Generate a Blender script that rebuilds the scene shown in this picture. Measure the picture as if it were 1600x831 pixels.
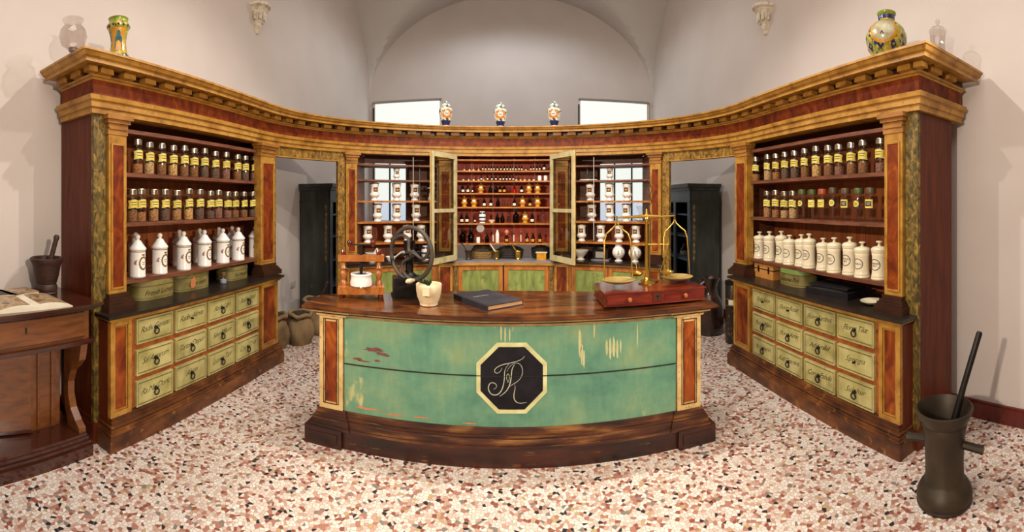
import bpy, bmesh, math, random, bisect
from mathutils import Vector, Matrix
random.seed(7)
scn = bpy.context.scene
col = scn.collection
PI = math.pi
for o in list(bpy.data.objects): bpy.data.objects.remove(o)

# ------------------------------------------------------------------ camera
EYE = 1.6
cam = bpy.data.cameras.new('camera')
cam.type = 'PANO'
cam.panorama_type = 'CENTRAL_CYLINDRICAL'          # the photograph is a cylindrical panorama
cam.central_cylindrical_radius = 1.0
cam.central_cylindrical_range_u_min = -797 / 670
cam.central_cylindrical_range_u_max = 803 / 670
cam.central_cylindrical_range_v_min = -515 / 670
cam.central_cylindrical_range_v_max = 316 / 670
cam.clip_start = 0.05; cam.clip_end = 100
camo = bpy.data.objects.new('camera', cam); col.objects.link(camo)
camo.location = (0, 0, EYE); camo.rotation_euler = (PI / 2, 0, 0)
scn.camera = camo

# ------------------------------------------------------------------ world, lights, exposure
wd = bpy.data.worlds.new('world'); scn.world = wd; wd.use_nodes = True
wd.node_tree.nodes['Background'].inputs[0].default_value = (0.75, 0.85, 1.0, 1)
wd.node_tree.nodes['Background'].inputs[1].default_value = 0.6
scn.view_settings.view_transform = 'Standard'; scn.view_settings.look = 'None'
scn.view_settings.gamma = 1.0; scn.view_settings.use_curve_mapping = False
scn.view_settings.exposure = 0.0
WARM = (1.0, 0.86, 0.70); NEUT = (1.0, 0.94, 0.86); COOL = (0.86, 0.93, 1.0)
def spot(name, loc, target, power, color, angle=110, blend=0.6, radius=0.06):
    l = bpy.data.lights.new(name, 'SPOT'); l.energy = power; l.color = color
    l.spot_size = math.radians(angle); l.spot_blend = blend; l.shadow_soft_size = radius
    o = bpy.data.objects.new(name, l); col.objects.link(o); o.location = loc
    o.rotation_euler = (Vector(target) - Vector(loc)).to_track_quat('-Z', 'Y').to_euler()
    return o
def area(name, loc, target, power, color, sx, sy):
    l = bpy.data.lights.new(name, 'AREA'); l.shape = 'RECTANGLE'; l.size = sx; l.size_y = sy
    l.energy = power; l.color = color
    o = bpy.data.objects.new(name, l); col.objects.link(o); o.location = loc
    o.rotation_euler = (Vector(target) - Vector(loc)).to_track_quat('-Z', 'Y').to_euler()
    return o
spot('ceiling_spot_left', (-0.5, 3.0, 4.15), (-0.9, 2.4, 0), 185, NEUT, 150, 0.5, 0.03)
spot('ceiling_spot_right', (0.5, 3.0, 4.15), (0.9, 2.4, 0), 185, NEUT, 150, 0.5, 0.03)
spot('cross_spot_left', (-2.5, 0.1, 2.6), (2.0, 3.0, 1.2), 460, WARM, 95, 0.6, 0.05)
spot('cross_spot_right', (2.5, 0.1, 2.6), (-2.0, 3.0, 1.2), 460, WARM, 95, 0.6, 0.05)
spot('back_spot', (0.0, 1.4, 4.3), (0.0, 5.4, 1.3), 260, WARM, 60, 0.6, 0.06)
area('back_wall_fill', (0, 4.3, 4.7), (0, 8.0, 3.6), 22, NEUT, 2.2, 0.6)  # added fill light that lifts the far wall and vault, no fixture
spot('back_room_fill', (0, 6.3, 5.2), (0, 6.5, 0), 140, COOL, 165, 0.4, 0.15)  # added unseen fill, stands in for window daylight behind the furniture
area('bounce_fill', (0, 0.2, 5.0), (0, 1.6, 0), 110, NEUT, 3.5, 3.0)  # added soft overhead fill, simulates light bounced around the room

# ------------------------------------------------------------------ mesh helpers
class MB:
    def __init__(s): s.v = []; s.f = []
    def add(s, vs, fs):
        o = len(s.v); s.v += [tuple(p) for p in vs]; s.f += [tuple(i + o for i in f) for f in fs]; return s
    def box(s, x0, x1, y0, y1, z0, z1):
        v = [(x, y, z) for z in (z0, z1) for y in (y0, y1) for x in (x0, x1)]
        return s.add(v, [(0, 2, 3, 1), (4, 5, 7, 6), (0, 1, 5, 4), (2, 6, 7, 3), (0, 4, 6, 2), (1, 3, 7, 5)])
    def cbox(s, c, sz, rz=0, rx=0, ry=0):
        m = Matrix.Translation(c) @ Matrix.Rotation(rz, 4, 'Z') @ Matrix.Rotation(ry, 4, 'Y') @ Matrix.Rotation(rx, 4, 'X')
        a, b, d = sz[0] / 2, sz[1] / 2, sz[2] / 2
        v = [m @ Vector((x, y, z)) for z in (-d, d) for y in (-b, b) for x in (-a, a)]
        return s.add(v, [(0, 2, 3, 1), (4, 5, 7, 6), (0, 1, 5, 4), (2, 6, 7, 3), (0, 4, 6, 2), (1, 3, 7, 5)])
    def lathe(s, prof, seg=24, c=(0, 0, 0), sx=1, sy=1):
        vs = []; fs = []; rings = []
        for r, z in prof:
            if r < 1e-5:
                rings.append([len(vs)]); vs.append((c[0], c[1], c[2] + z))
            else:
                rings.append(list(range(len(vs), len(vs) + seg)))
                vs += [(c[0] + sx * r * math.cos(2 * PI * k / seg), c[1] + sy * r * math.sin(2 * PI * k / seg), c[2] + z) for k in range(seg)]
        for a, b in zip(rings, rings[1:]):
            for k in range(seg):
                k2 = (k + 1) % seg
                if len(a) == 1 and len(b) == 1: continue
                if len(a) == 1: fs.append((a[0], b[k2], b[k]))
                elif len(b) == 1: fs.append((a[k], a[k2], b[0]))
                else: fs.append((a[k], a[k2], b[k2], b[k]))
        return s.add(vs, fs)
    def tube(s, pts, r, seg=8, closed=False):
        pts = [Vector(p) for p in pts]; n = len(pts)
        rr = r if isinstance(r, (list, tuple)) else [r] * n
        vs = []; fs = []; up = None
        for i, p in enumerate(pts):
            a = pts[(i - 1) % n] if (closed or i > 0) else p
            b = pts[(i + 1) % n] if (closed or i < n - 1) else p
            t = (b - a).normalized()
            if up is None:
                up = Vector((0, 0, 1)) if abs(t.z) < 0.9 else Vector((1, 0, 0))
            u = t.cross(up)
            if u.length < 1e-4: u = t.cross(Vector((0.3, 1, 0.2)))
            u.normalize(); w = u.cross(t).normalized(); up = w
            for k in range(seg):
                an = 2 * PI * k / seg
                vs.append(p + rr[i] * (math.cos(an) * u + math.sin(an) * w))
        m = n if closed else n - 1
        for i in range(m):
            j = (i + 1) % n
            for k in range(seg):
                k2 = (k + 1) % seg
                fs.append((i * seg + k, i * seg + k2, j * seg + k2, j * seg + k))
        if not closed:
            fs.append(tuple(range(seg - 1, -1, -1))); fs.append(tuple((n - 1) * seg + k for k in range(seg)))
        return s.add(vs, fs)
    def prism(s, poly, z0, z1):
        n = len(poly)
        vs = [(x, y, z0) for x, y in poly] + [(x, y, z1) for x, y in poly]
        return s.add(vs, [tuple(range(n - 1, -1, -1)), tuple(range(n, 2 * n))] + [(i, (i + 1) % n, n + (i + 1) % n, n + i) for i in range(n)])
    def sweep(s, path, prof):
        """closed (n,z) profile swept along an open mitred plan polyline; n points to the right of travel"""
        n = len(path); m = len(prof); vs = []; fs = []
        for i, p in enumerate(path):
            p = Vector(p[:2])
            d0 = (p - Vector(path[i - 1][:2])).normalized() if i > 0 else None
            d1 = (Vector(path[i + 1][:2]) - p).normalized() if i < n - 1 else None
            n0 = Vector((d0.y, -d0.x)) if d0 else None; n1 = Vector((d1.y, -d1.x)) if d1 else None
            if n0 is None: mv = n1
            elif n1 is None: mv = n0
            else:
                mv = (n0 + n1); mv = mv / max(0.3, mv.dot(n0))
            for o, z in prof:
                q = p + mv * o; vs.append((q.x, q.y, z))
        for i in range(n - 1):
            for k in range(m):
                k2 = (k + 1) % m
                fs.append((i * m + k, i * m + k2, (i + 1) * m + k2, (i + 1) * m + k))
        fs.append(tuple(range(m))); fs.append(tuple((n - 1) * m + k for k in range(m - 1, -1, -1)))
        return s.add(vs, fs)
    def xform(s, mtx):
        s.v = [tuple(mtx @ Vector(p)) for p in s.v]; return s
    def merge(s, o): return s.add(o.v, o.f)

def mesh(name, mb, mats, smooth=None, off=None):
    me = bpy.data.meshes.new(name)
    vs = mb.v if off is None else [(x - off[0], y - off[1], z - off[2]) for x, y, z in mb.v]
    me.from_pydata(vs, [], mb.f)
    bm = bmesh.new(); bm.from_mesh(me)
    bmesh.ops.remove_doubles(bm, verts=bm.verts, dist=1e-6)
    bmesh.ops.recalc_face_normals(bm, faces=bm.faces)
    bm.to_mesh(me); bm.free()
    for m in (mats if isinstance(mats, (list, tuple)) else [mats]): me.materials.append(m)
    if smooth:
        for p in me.polygons: p.use_smooth = True
        me.set_sharp_from_angle(angle=math.radians(smooth))
    return me
def link(name, me, parent=None, loc=(0, 0, 0), rz=0):
    o = bpy.data.objects.new(name, me); col.objects.link(o)
    o.location = loc; o.rotation_euler = (0, 0, rz)
    if parent is not None: o.parent = parent
    return o
def tag(o, label=None, cat=None, group=None, kind=None):
    if label: o['label'] = label
    if cat: o['category'] = cat
    if group: o['group'] = group
    if kind: o['kind'] = kind
    return o
def thing(name, label, cat, loc=(0, 0, 0), rz=0, group=None):
    return tag(link(name, None, None, loc, rz), label, cat, group)
def wpart(name, mb, mat, parent, smooth=None, root=None):
    """part built in world coordinates under an unrotated thing (root = the thing when parent is a part)"""
    off = (root or parent).location
    return link(name, mesh(name, mb, mat, smooth, off), parent)
def lpart(name, mb, mat, parent, smooth=None):
    return link(name, mesh(name, mb, mat, smooth), parent)
def struct(name, mb, mat, smooth=None):
    return tag(link(name, mesh(name, mb, mat, smooth)), kind='structure')
def stamp(name, label, cat, proto, loc, rz=0, group=None, scale=1.0):
    """a new individual from a list of (part, mesh, [(sub-part, mesh)...])"""
    t = thing(name, label, cat, loc, rz, group); t.scale = (scale,) * 3 if not isinstance(scale, tuple) else scale
    for nm, me, subs in proto:
        p = link(nm, me, t)
        for sn, sm in subs: link(sn, sm, p)
    return t
ORD = ['first', 'second', 'third', 'fourth', 'fifth', 'sixth', 'seventh', 'eighth', 'ninth', 'tenth', 'eleventh', 'twelfth', 'thirteenth', 'fourteenth', 'fifteenth', 'sixteenth', 'seventeenth', 'eighteenth', 'nineteenth', 'twentieth', 'twenty-first', 'twenty-second', 'twenty-third', 'twenty-fourth', 'twenty-fifth']

def text2d(body, size, shear=0.0, spacing=1.0, line=1.0, off=0.0):
    cu = bpy.data.curves.new('lettering', 'FONT'); cu.body = body; cu.size = size; cu.shear = shear
    cu.offset = off * size; cu.align_x = 'CENTER'; cu.align_y = 'CENTER'; cu.resolution_u = 2; cu.space_character = spacing; cu.space_line = line
    ob = bpy.data.objects.new('lettering', cu)
    me = bpy.data.meshes.new_from_object(ob)
    vs = [(v.co.x, v.co.y) for v in me.vertices]; fs = [tuple(p.vertices) for p in me.polygons]
    bpy.data.objects.remove(ob); bpy.data.curves.remove(cu); bpy.data.meshes.remove(me)
    return vs, fs
def disc2d(w, h, N=24, rings=3):
    vs = [(0, 0)]; fs = []
    for r in range(1, rings + 1):
        vs += [(w / 2 * r / rings * math.cos(2 * PI * k / N), h / 2 * r / rings * math.sin(2 * PI * k / N)) for k in range(N)]
    for k in range(N): fs.append((0, 1 + k, 1 + (k + 1) % N))
    for r in range(rings - 1):
        for k in range(N):
            a = 1 + r * N + k; b = 1 + r * N + (k + 1) % N
            fs.append((a, a + N, b + N, b))
    return vs, fs
def ring2d(w0, h0, w1, h1, N=28, wob=0):
    vs = []
    for w, h, s in ((w0, h0, 0), (w1, h1, 1)):
        vs += [((w / 2) * (1 + s * wob * (k % 2)) * math.cos(2 * PI * k / N), (h / 2) * (1 + s * wob * (k % 2)) * math.sin(2 * PI * k / N)) for k in range(N)]
    return vs, [(k, N + k, N + (k + 1) % N, (k + 1) % N) for k in range(N)]
def grid2d(w, h, nu, nv, fn=None):
    vs = []
    for j in range(nv + 1):
        for i in range(nu + 1):
            u = (i / nu - .5) * w; v = (j / nv - .5) * h
            vs.append(fn(u, v) if fn else (u, v))
    return vs, [(j * (nu + 1) + i, j * (nu + 1) + i + 1, (j + 1) * (nu + 1) + i + 1, (j + 1) * (nu + 1) + i) for j in range(nv) for i in range(nu)]
def poly2d(pts): return list(pts), [tuple(range(len(pts)))]
def prof_r(prof, z):
    for (r0, z0), (r1, z1) in zip(prof, prof[1:]):
        if z0 <= z <= z1 and z1 > z0: return r0 + (r1 - r0) * (z - z0) / (z1 - z0)
    return prof[-1][0]
def wrap(mb, shape, prof, cz, a0=0.0, eps=0.0006, du=0, dv=0):
    """lay a flat (u,v) shape on a lathe profile; the front of a vessel is local -Y"""
    vs, fs = shape; out = []
    rm = prof_r(prof, cz)
    for u, v in vs:
        z = cz + v + dv; r = prof_r(prof, z) + eps; a = (u + du) / max(rm, 1e-3) + a0 - PI / 2
        out.append((r * math.cos(a), r * math.sin(a), z))
    return mb.add(out, fs)

# ------------------------------------------------------------------ materials
def new_mat(name):
    m = bpy.data.materials.new(name); m.use_nodes = True
    nt = m.node_tree; b = nt.nodes['Principled BSDF']
    return m, nt, b
def N(nt, t, **kw):
    n = nt.nodes.new(t)
    for k, v in kw.items():
        if k in n.inputs: n.inputs[k].default_value = v
        else: setattr(n, k, v)
    return n
def c4(c): return (c[0], c[1], c[2], 1)
def hexc(h):
    h = h.lstrip('#'); r = [int(h[i:i + 2], 16) / 255 for i in (0, 2, 4)]
    return tuple(x / 12.92 if x <= .04045 else ((x + .055) / 1.055) ** 2.4 for x in r)
def ramp(nt, stops, interp='LINEAR'):
    r = nt.nodes.new('ShaderNodeValToRGB'); r.color_ramp.interpolation = interp
    e = r.color_ramp.elements
    while len(e) < len(stops): e.new(0.5)
    for el, (p, c) in zip(e, stops): el.position = p; el.color = c4(c)
    return r
def pm(name, cols, scale=8, stretch=(1, 1, 1), detail=5, rough=0.5, metal=0.0, bump=0.0, dist=0.0, lo=.3, hi=.7, spec=.5, coat=0.0, wear=None, rand=0.0):
    """procedural colour: a ramp of hex colours over stretched object-space noise, with optional worn patches"""
    m, nt, b = new_mat(name); L = nt.links
    cols = [hexc(c) if isinstance(c, str) else c for c in cols]
    tc = N(nt, 'ShaderNodeTexCoord'); mp = N(nt, 'ShaderNodeMapping'); mp.inputs['Scale'].default_value = stretch
    L.new(tc.outputs['Object'], mp.inputs['Vector'])
    oi = N(nt, 'ShaderNodeObjectInfo')
    ad = N(nt, 'ShaderNodeVectorMath', operation='ADD'); L.new(mp.outputs[0], ad.inputs[0])
    sc_ = N(nt, 'ShaderNodeMath', operation='MULTIPLY'); sc_.inputs[1].default_value = 7.0
    L.new(oi.outputs['Random'], sc_.inputs[0]); L.new(sc_.outputs[0], ad.inputs[1])
    nz = N(nt, 'ShaderNodeTexNoise'); nz.inputs['Scale'].default_value = scale; nz.inputs['Detail'].default_value = detail; nz.inputs['Distortion'].default_value = dist
    L.new(ad.outputs[0], nz.inputs['Vector'])
    n = len(cols)
    r = ramp(nt, [(lo + (hi - lo) * i / max(1, n - 1), c) for i, c in enumerate(cols)])
    L.new(nz.outputs['Fac'], r.inputs[0]); out = r.outputs[0]
    if wear:
        wc, wsc, wlo, whi = wear[:4]
        wm = N(nt, 'ShaderNodeMapping'); wm.inputs['Scale'].default_value = wear[4] if len(wear) > 4 else (1, 1, 1)
        L.new(tc.outputs['Object'], wm.inputs['Vector'])
        wn = N(nt, 'ShaderNodeTexNoise'); wn.inputs['Scale'].default_value = wsc; wn.inputs['Detail'].default_value = 6; wn.inputs['Roughness'].default_value = .65
        L.new(wm.outputs[0], wn.inputs['Vector'])
        wr = ramp(nt, [(wlo, (0, 0, 0)), (whi, (1, 1, 1))]); L.new(wn.outputs['Fac'], wr.inputs[0])
        mx = N(nt, 'ShaderNodeMix', data_type='RGBA'); L.new(wr.outputs[0], mx.inputs[0]); L.new(out, mx.inputs[6]); mx.inputs[7].default_value = c4(hexc(wc)); out = mx.outputs[2]
    if rand:
        hv = N(nt, 'ShaderNodeHueSaturation'); mr = N(nt, 'ShaderNodeMapRange'); mr.inputs[3].default_value = 1 - rand; mr.inputs[4].default_value = 1 + rand
        L.new(oi.outputs['Random'], mr.inputs[0]); L.new(mr.outputs[0], hv.inputs['Value']); L.new(out, hv.inputs['Color']); out = hv.outputs[0]
    L.new(out, b.inputs['Base Color'])
    b.inputs['Roughness'].default_value = rough; b.inputs['Metallic'].default_value = metal
    b.inputs['Specular IOR Level'].default_value = spec; b.inputs['Coat Weight'].default_value = coat; b.inputs['Coat Roughness'].default_value = .12
    if bump:
        bp = N(nt, 'ShaderNodeBump'); bp.inputs['Strength'].default_value = bump; bp.inputs['Distance'].default_value = .01
        L.new(nz.outputs['Fac'], bp.inputs['Height']); L.new(bp.outputs[0], b.inputs['Normal'])
    return m
def glass(name, tint, gloss=.06, rough=.03):
    m, nt, b = new_mat(name); L = nt.links; nt.nodes.remove(b)
    out = nt.nodes['Material Output']; tr = N(nt, 'ShaderNodeBsdfTransparent'); tr.inputs[0].default_value = c4(tint)
    gl = N(nt, 'ShaderNodeBsdfGlossy'); gl.inputs['Roughness'].default_value = rough
    lw = N(nt, 'ShaderNodeLayerWeight'); lw.inputs['Blend'].default_value = .5
    fr = N(nt, 'ShaderNodeMath', operation='POWER'); L.new(lw.outputs['Facing'], fr.inputs[0]); fr.inputs[1].default_value = 4.0
    ad = N(nt, 'ShaderNodeMath', operation='ADD'); ad.inputs[1].default_value = gloss; ad.use_clamp = True
    mx = N(nt, 'ShaderNodeMixShader'); L.new(fr.outputs[0], ad.inputs[0]); L.new(ad.outputs[0], mx.inputs[0])
    L.new(tr.outputs[0], mx.inputs[1]); L.new(gl.outputs[0], mx.inputs[2]); L.new(mx.outputs[0], out.inputs[0])
    return m
def emit(name, c, s):
    m, nt, b = new_mat(name); b.inputs['Base Color'].default_value = (.3, .3, .3, 1); b.inputs['Emission Color'].default_value = c4(c); b.inputs['Emission Strength'].default_value = s
    return m

M = {}
M['plaster'] = pm('plaster', ['#c3b8b1', '#cac0b9'], 1.5, rough=.9, spec=.15, bump=.03)
M['vault'] = pm('vault_plaster', ['#c4beb8', '#ccc6bf'], 1.5, rough=.9, spec=.15)
M['mahogany'] = pm('mahogany', ['#4a1a0a', '#5a240e', '#672c12'], 5, (5, 5, .6), rough=.42, bump=.03, dist=.6, coat=0, spec=.3)
M['table'] = pm('table_walnut', ['#573016', '#70401d', '#7d4922'], 5, (6, 1, 6), rough=.28, bump=.02, dist=.4, coat=.4)
M['tabledark'] = pm('table_dark', ['#33160d', '#472014'], 6, (5, 1, 5), rough=.16, dist=.5, coat=.5)
M['burl'] = pm('red_burl', ['#471708', '#6c2a0c', '#833a10', '#a2561a'], 11, (1, 1, .6), rough=.5, dist=1.2, coat=0, spec=.25, lo=.28, hi=.78, detail=8)
M['burlbright'] = pm('bright_burl', ['#48160a', '#743010', '#944a19', '#b4661f'], 8, (1, 1, .5), rough=.5, dist=1.4, coat=0, spec=.25, lo=.3, hi=.78, detail=8)
M['gold'] = pm('ochre_gilt', ['#80551a', '#a4742a', '#b5863a'], 9, (1, 1, 1), rough=.42, bump=.04, lo=.28, hi=.62, wear=('#6a4418', 26, .56, .74))
M['goldpale'] = pm('pale_gilt', ['#a5854c', '#c4a468', '#d0b47c'], 10, (1, 1, 1), rough=.45, bump=.04, lo=.3, hi=.6, wear=('#7d5a2c', 30, .57, .7))
M['carvedgold'] = pm('carved_gold', ['#4d3714', '#7a591e', '#977128', '#b98f45'], 30, (1, 1, .6), rough=.5, bump=.5, dist=1.0, lo=.34, hi=.72)
M['carved'] = pm('carved_gilt', ['#3b3014', '#5a491c', '#7a6128', '#a3823e'], 30, (1, 1, .6), rough=.5, bump=.5, dist=1.0, lo=.34, hi=.72)
M['shelf'] = pm('shelf_wood', ['#4e2a1b', '#6d3f29', '#7d4b32'], 6, (1, 1, 8), rough=.5, dist=.5)
M['backboard'] = pm('back_board', ['#854321', '#9c5429', '#ab6233'], 4, (5, 5, .5), rough=.55, dist=.6, rand=.1)
M['redboard'] = pm('red_board', ['#8a290c', '#a23810', '#b24616'], 4, (5, 5, .5), rough=.55, dist=.4, rand=.08)
M['rail'] = pm('drawer_rail', ['#87431b', '#9f5625', '#ae652c'], 6, (3, 3, 3), rough=.45, wear=('#5a2a12', 10, .6, .7))
M['unitwood'] = pm('unit_orange_wood', ['#8a4d1c', '#a86527', '#b97a34'], 6, (3, 3, 1), rough=.4, dist=.8)
M['drawer'] = pm('drawer_green', ['#938c50', '#ada466', '#bcb378'], 7, (1, 1, 1), rough=.45, lo=.3, hi=.65, wear=('#7d7a50', 5, .55, .75), rand=.08)
M['ink'] = pm('ink', ['#1b150c', '#2a2013'], 20, rough=.6)
M['inkfaint'] = pm('faint_ink', ['#4c4420', '#5a5128'], 20, rough=.6)
M['iron'] = pm('iron', ['#1d1a18', '#2f2a27'], 12, rough=.45, metal=.7, bump=.05)
M['castiron'] = pm('cast_iron', ['#3a332e', '#524840'], 9, rough=.5, metal=.25, bump=.05)
M['bronze'] = pm('dark_bronze', ['#221b13', '#382d1f', '#4a3d2a'], 6, rough=.5, metal=.35, bump=.08, lo=.25, hi=.75)
M['mortarwood'] = pm('mortar_wood', ['#2a1711', '#43281d'], 8, (2, 2, 6), rough=.55, bump=.1)
M['brass'] = pm('brass', ['#8d6a22', '#c39a3c', '#d9b45a'], 5, rough=.25, metal=.9, lo=.2, hi=.6)
M['brassdull'] = pm('dull_brass', ['#6d5a22', '#99803a'], 8, rough=.35, metal=.8)
M['capital'] = pm('capital_wood', ['#7d5220', '#976529', '#aa7735'], 7, rough=.42)
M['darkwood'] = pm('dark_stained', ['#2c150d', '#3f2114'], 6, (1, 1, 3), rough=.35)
M['steel'] = pm('steel_lid', ['#9a9484', '#c9c3b2'], 30, (1, 1, 6), rough=.24, metal=.95)
M['lidgreen'] = pm('green_lid', ['#34401c', '#4b5a28'], 8, rough=.4)
M['lidred'] = pm('red_lid', ['#8e3a22', '#a44a2c'], 8, rough=.4)
M['lidbrown'] = pm('brown_lid', ['#4a3a26', '#5e4b30'], 8, rough=.4)
M['black'] = pm('black_top', ['#1a130f', '#2a1f18'], 8, rough=.36, coat=.1)
M['blackwood'] = pm('black_wood', ['#0e0b09', '#1a1411'], 8, rough=.6)
M['slate'] = pm('grey_slate', ['#6d6a70', '#85828a'], 6, rough=.35)
M['counterwood'] = pm('counter_top', ['#26130a', '#4a2712', '#75421d', '#98602c'], 3.2, (.7, 2.6, 1), rough=.2, dist=1.2, lo=.3, hi=.78, detail=8, coat=.5, bump=.02)
M['maroon'] = pm('maroon_undercoat', ['#5e3530', '#74443a'], 20, rough=.6)
M['palewear'] = pm('pale_wear', ['#a5a876', '#bdb98a'], 20, (1, 1, .3), rough=.6)
M['octblack'] = pm('octagon_black', ['#0e0d11', '#17161b', '#211f25'], 9, rough=.6, spec=.2)
M['monogram'] = pm('monogram_paint', ['#7f8d80', '#aab09a', '#b9ac84'], 14, rough=.6)
M['plinth'] = pm('counter_plinth', ['#1b0c0a', '#32160f', '#472013'], 6, (.5, 1, 2), rough=.4, wear=('#8c5a2a', 11, .62, .7, (.4, 1, 3)))
M['mould'] = pm('worn_moulding', ['#241009', '#4a2411', '#8d5f2c'], 7, (.5, .5, 2.5), rough=.4, lo=.35, hi=.72)
M['cabplinth'] = pm('cabinet_plinth', ['#3a1c0b', '#5b3112', '#7a4a1e'], 6, (1, 1, 2), rough=.45, wear=('#a8742e', 13, .6, .72))
M['cream'] = pm('cream_paint', ['#a9a070', '#c6bd90', '#cfc79d'], 9, rough=.5, wear=('#8a7f52', 10, .6, .75))
M['creampale'] = pm('octagon_border', ['#b3b27a', '#cfcd98'], 14, rough=.6)
M['ceramic'] = pm('white_ceramic', ['#ded3c6', '#eae1d5'], 3, rough=.16, spec=.6, coat=.3)
M['ceramicw'] = pm('cold_white_ceramic', ['#e6e2da', '#f0ece5'], 3, rough=.14, spec=.6, coat=.3)
M['ivory'] = pm('ivory_ceramic', ['#dccfae', '#e8dcbd'], 3, rough=.14, spec=.6, coat=.3)
M['giltline'] = pm('gilt_line', ['#7a5e22', '#9c7c30'], 20, rough=.35, metal=.4)
M['pink'] = pm('pink_flower', ['#8a5a62', '#a87c80'], 40, rough=.4)
M['blueline'] = pm('blue_line', ['#2a2c44', '#3b3d58'], 20, rough=.4)
M['yellow'] = pm('yellow_label', ['#c7b045', '#e3d06a'], 10, rough=.45)
M['labelblack'] = pm('black_label', ['#14100a', '#1c170f'], 10, rough=.4)
M['paper'] = pm('paper', ['#d6cbb2', '#e3dac6'], 10, rough=.8)
M['amberlabel'] = pm('amber_label', ['#b5742a', '#cf9440'], 15, rough=.6)
M['brownlabel'] = pm('brown_label', ['#43240f', '#573016'], 15, rough=.5)
M['leather'] = pm('black_leather', ['#191a1f', '#26272d', '#34353b'], 7, rough=.5, bump=.12)
M['blackleather'] = pm('case_leather', ['#100e10', '#1c1a1e'], 9, rough=.42, bump=.2)
M['pages'] = pm('page_edges', ['#b98a5c', '#cfa274'], 30, (1, 1, 30), rough=.8)
M['stone'] = pm('cream_stone', ['#c9b48c', '#dcc9a3', '#e3d3b2'], 9, rough=.6, bump=.1, wear=('#b88f68', 6, .58, .72))
M['leaf'] = pm('dark_leaf', ['#25301b', '#39452a'], 15, rough=.5)
M['herb'] = pm('dried_herbs', ['#1d1610', '#3a2d1e', '#4c3d29'], 40, rough=.9, bump=.6)
M['wicker'] = pm('wicker', ['#5d451f', '#8a6a33', '#a07f44'], 30, (1, 1, 3), rough=.7, bump=.6)
M['wickerdark'] = pm('dark_wicker', ['#181310', '#2c231b'], 30, (1, 1, 3), rough=.7, bump=.6)
M['sack'] = pm('sack_cloth', ['#6b5538', '#8a7250', '#9c8461'], 5, rough=.95, bump=.3)
M['green_wardrobe'] = pm('wardrobe_paint', ['#20221e', '#2c2f2a', '#373a34'], 5, (2, 2, .5), rough=.4, wear=('#4a4c44', 8, .62, .8))
M['bluegrey'] = pm('wardrobe_front', ['#2e3a42', '#43525c'], 5, rough=.35)
M['box_orange'] = pm('case_tan', ['#b87a3c', '#cf9250'], 5, rough=.4)
M['hatbox'] = pm('oval_box', ['#62572c', '#7f7340', '#8f834c'], 8, rough=.5, wear=('#6b4a26', 5, .6, .75))
M['boxgreen'] = pm('box_green_lid', ['#647a3e', '#7e9450'], 8, rough=.45)
M['cork'] = pm('cork', ['#7a4a24', '#93602f'], 30, rough=.8)
M['salmon'] = pm('bare_patch', ['#b5683a', '#cc8250'], 12, rough=.8)
M['redbase'] = pm('red_skirting', ['#4a130c', '#641d12'], 5, (1, 4, 1), rough=.3, coat=.2)
M['amberwood'] = pm('press_wood', ['#7f431b', '#a05e28', '#b27236'], 5, (5, 2, 2), rough=.28, coat=.35, dist=.6)
M['redwood'] = pm('box_mahogany', ['#401009', '#641d10', '#7c2a16'], 4, (1.2, 5, 5), rough=.2, coat=.5, dist=.5)
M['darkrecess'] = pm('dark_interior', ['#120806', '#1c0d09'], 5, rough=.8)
M['roller'] = pm('roller_grey', ['#8a857e', '#98938c'], 5, rough=.5)
M['socket'] = pm('socket_plastic', ['#a9a79a', '#b5b3a6'], 5, rough=.4)
M['marblegrey'] = pm('grey_disc', ['#8b857e', '#9a948d'], 6, rough=.4)
M['peach'] = pm('peach', ['#c06a52', '#d48468'], 8, rough=.4)
M['glass'] = glass('clear_glass', (.93, .92, .9))
M['glassjar'] = glass('jar_glass', (.94, .92, .90), .03)
M['smokeglass'] = glass('smoky_glass', (.84, .80, .77), .10)
M['panbrass'] = pm('pan_brass', ['#9c8240', '#bda25c', '#cdb678'], 6, rough=.35, metal=.45)
M['pane'] = glass('door_glass', (.80, .80, .74), .03, .01)
M['amber'] = glass('amber_glass', (.24, .08, .02), .04)
M['darkglass'] = glass('dark_glass', (.09, .035, .025), .03)
M['greenglass'] = glass('green_glass', (.35, .38, .15), .04)
M['redglass'] = glass('red_glass', (.8, .12, .05), .04)
M['blind'] = emit('lit_blind', (.90, .96, .88), .86)
M['skypane'] = emit('daylight_pane', (.62, .72, .84), .8)

def contents_mat():
    m, nt, b = new_mat('jar_contents'); L = nt.links
    oi = N(nt, 'ShaderNodeObjectInfo')
    r = ramp(nt, [(0, hexc('#77512f')), (.18, hexc('#8f6038')), (.36, hexc('#a98a5e')), (.5, hexc('#5a463a')), (.64, hexc('#9a7048')), (.8, hexc('#7a5546')), (.92, hexc('#b58f56'))], 'CONSTANT')
    L.new(oi.outputs['Random'], r.inputs[0])
    tc = N(nt, 'ShaderNodeTexCoord'); vz = N(nt, 'ShaderNodeTexVoronoi'); vz.inputs['Scale'].default_value = 130
    L.new(tc.outputs['Object'], vz.inputs['Vector'])
    mr = N(nt, 'ShaderNodeMapRange'); mr.inputs[3].default_value = .45; mr.inputs[4].default_value = 1.7
    sp = N(nt, 'ShaderNodeSeparateColor'); L.new(vz.outputs['Color'], sp.inputs[0]); L.new(sp.outputs[0], mr.inputs[0])
    hv = N(nt, 'ShaderNodeHueSaturation'); L.new(mr.outputs[0], hv.inputs['Value']); L.new(r.outputs[0], hv.inputs['Color'])
    L.new(hv.outputs[0], b.inputs['Base Color']); b.inputs['Roughness'].default_value = .9
    return m
M['contents'] = contents_mat()

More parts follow.
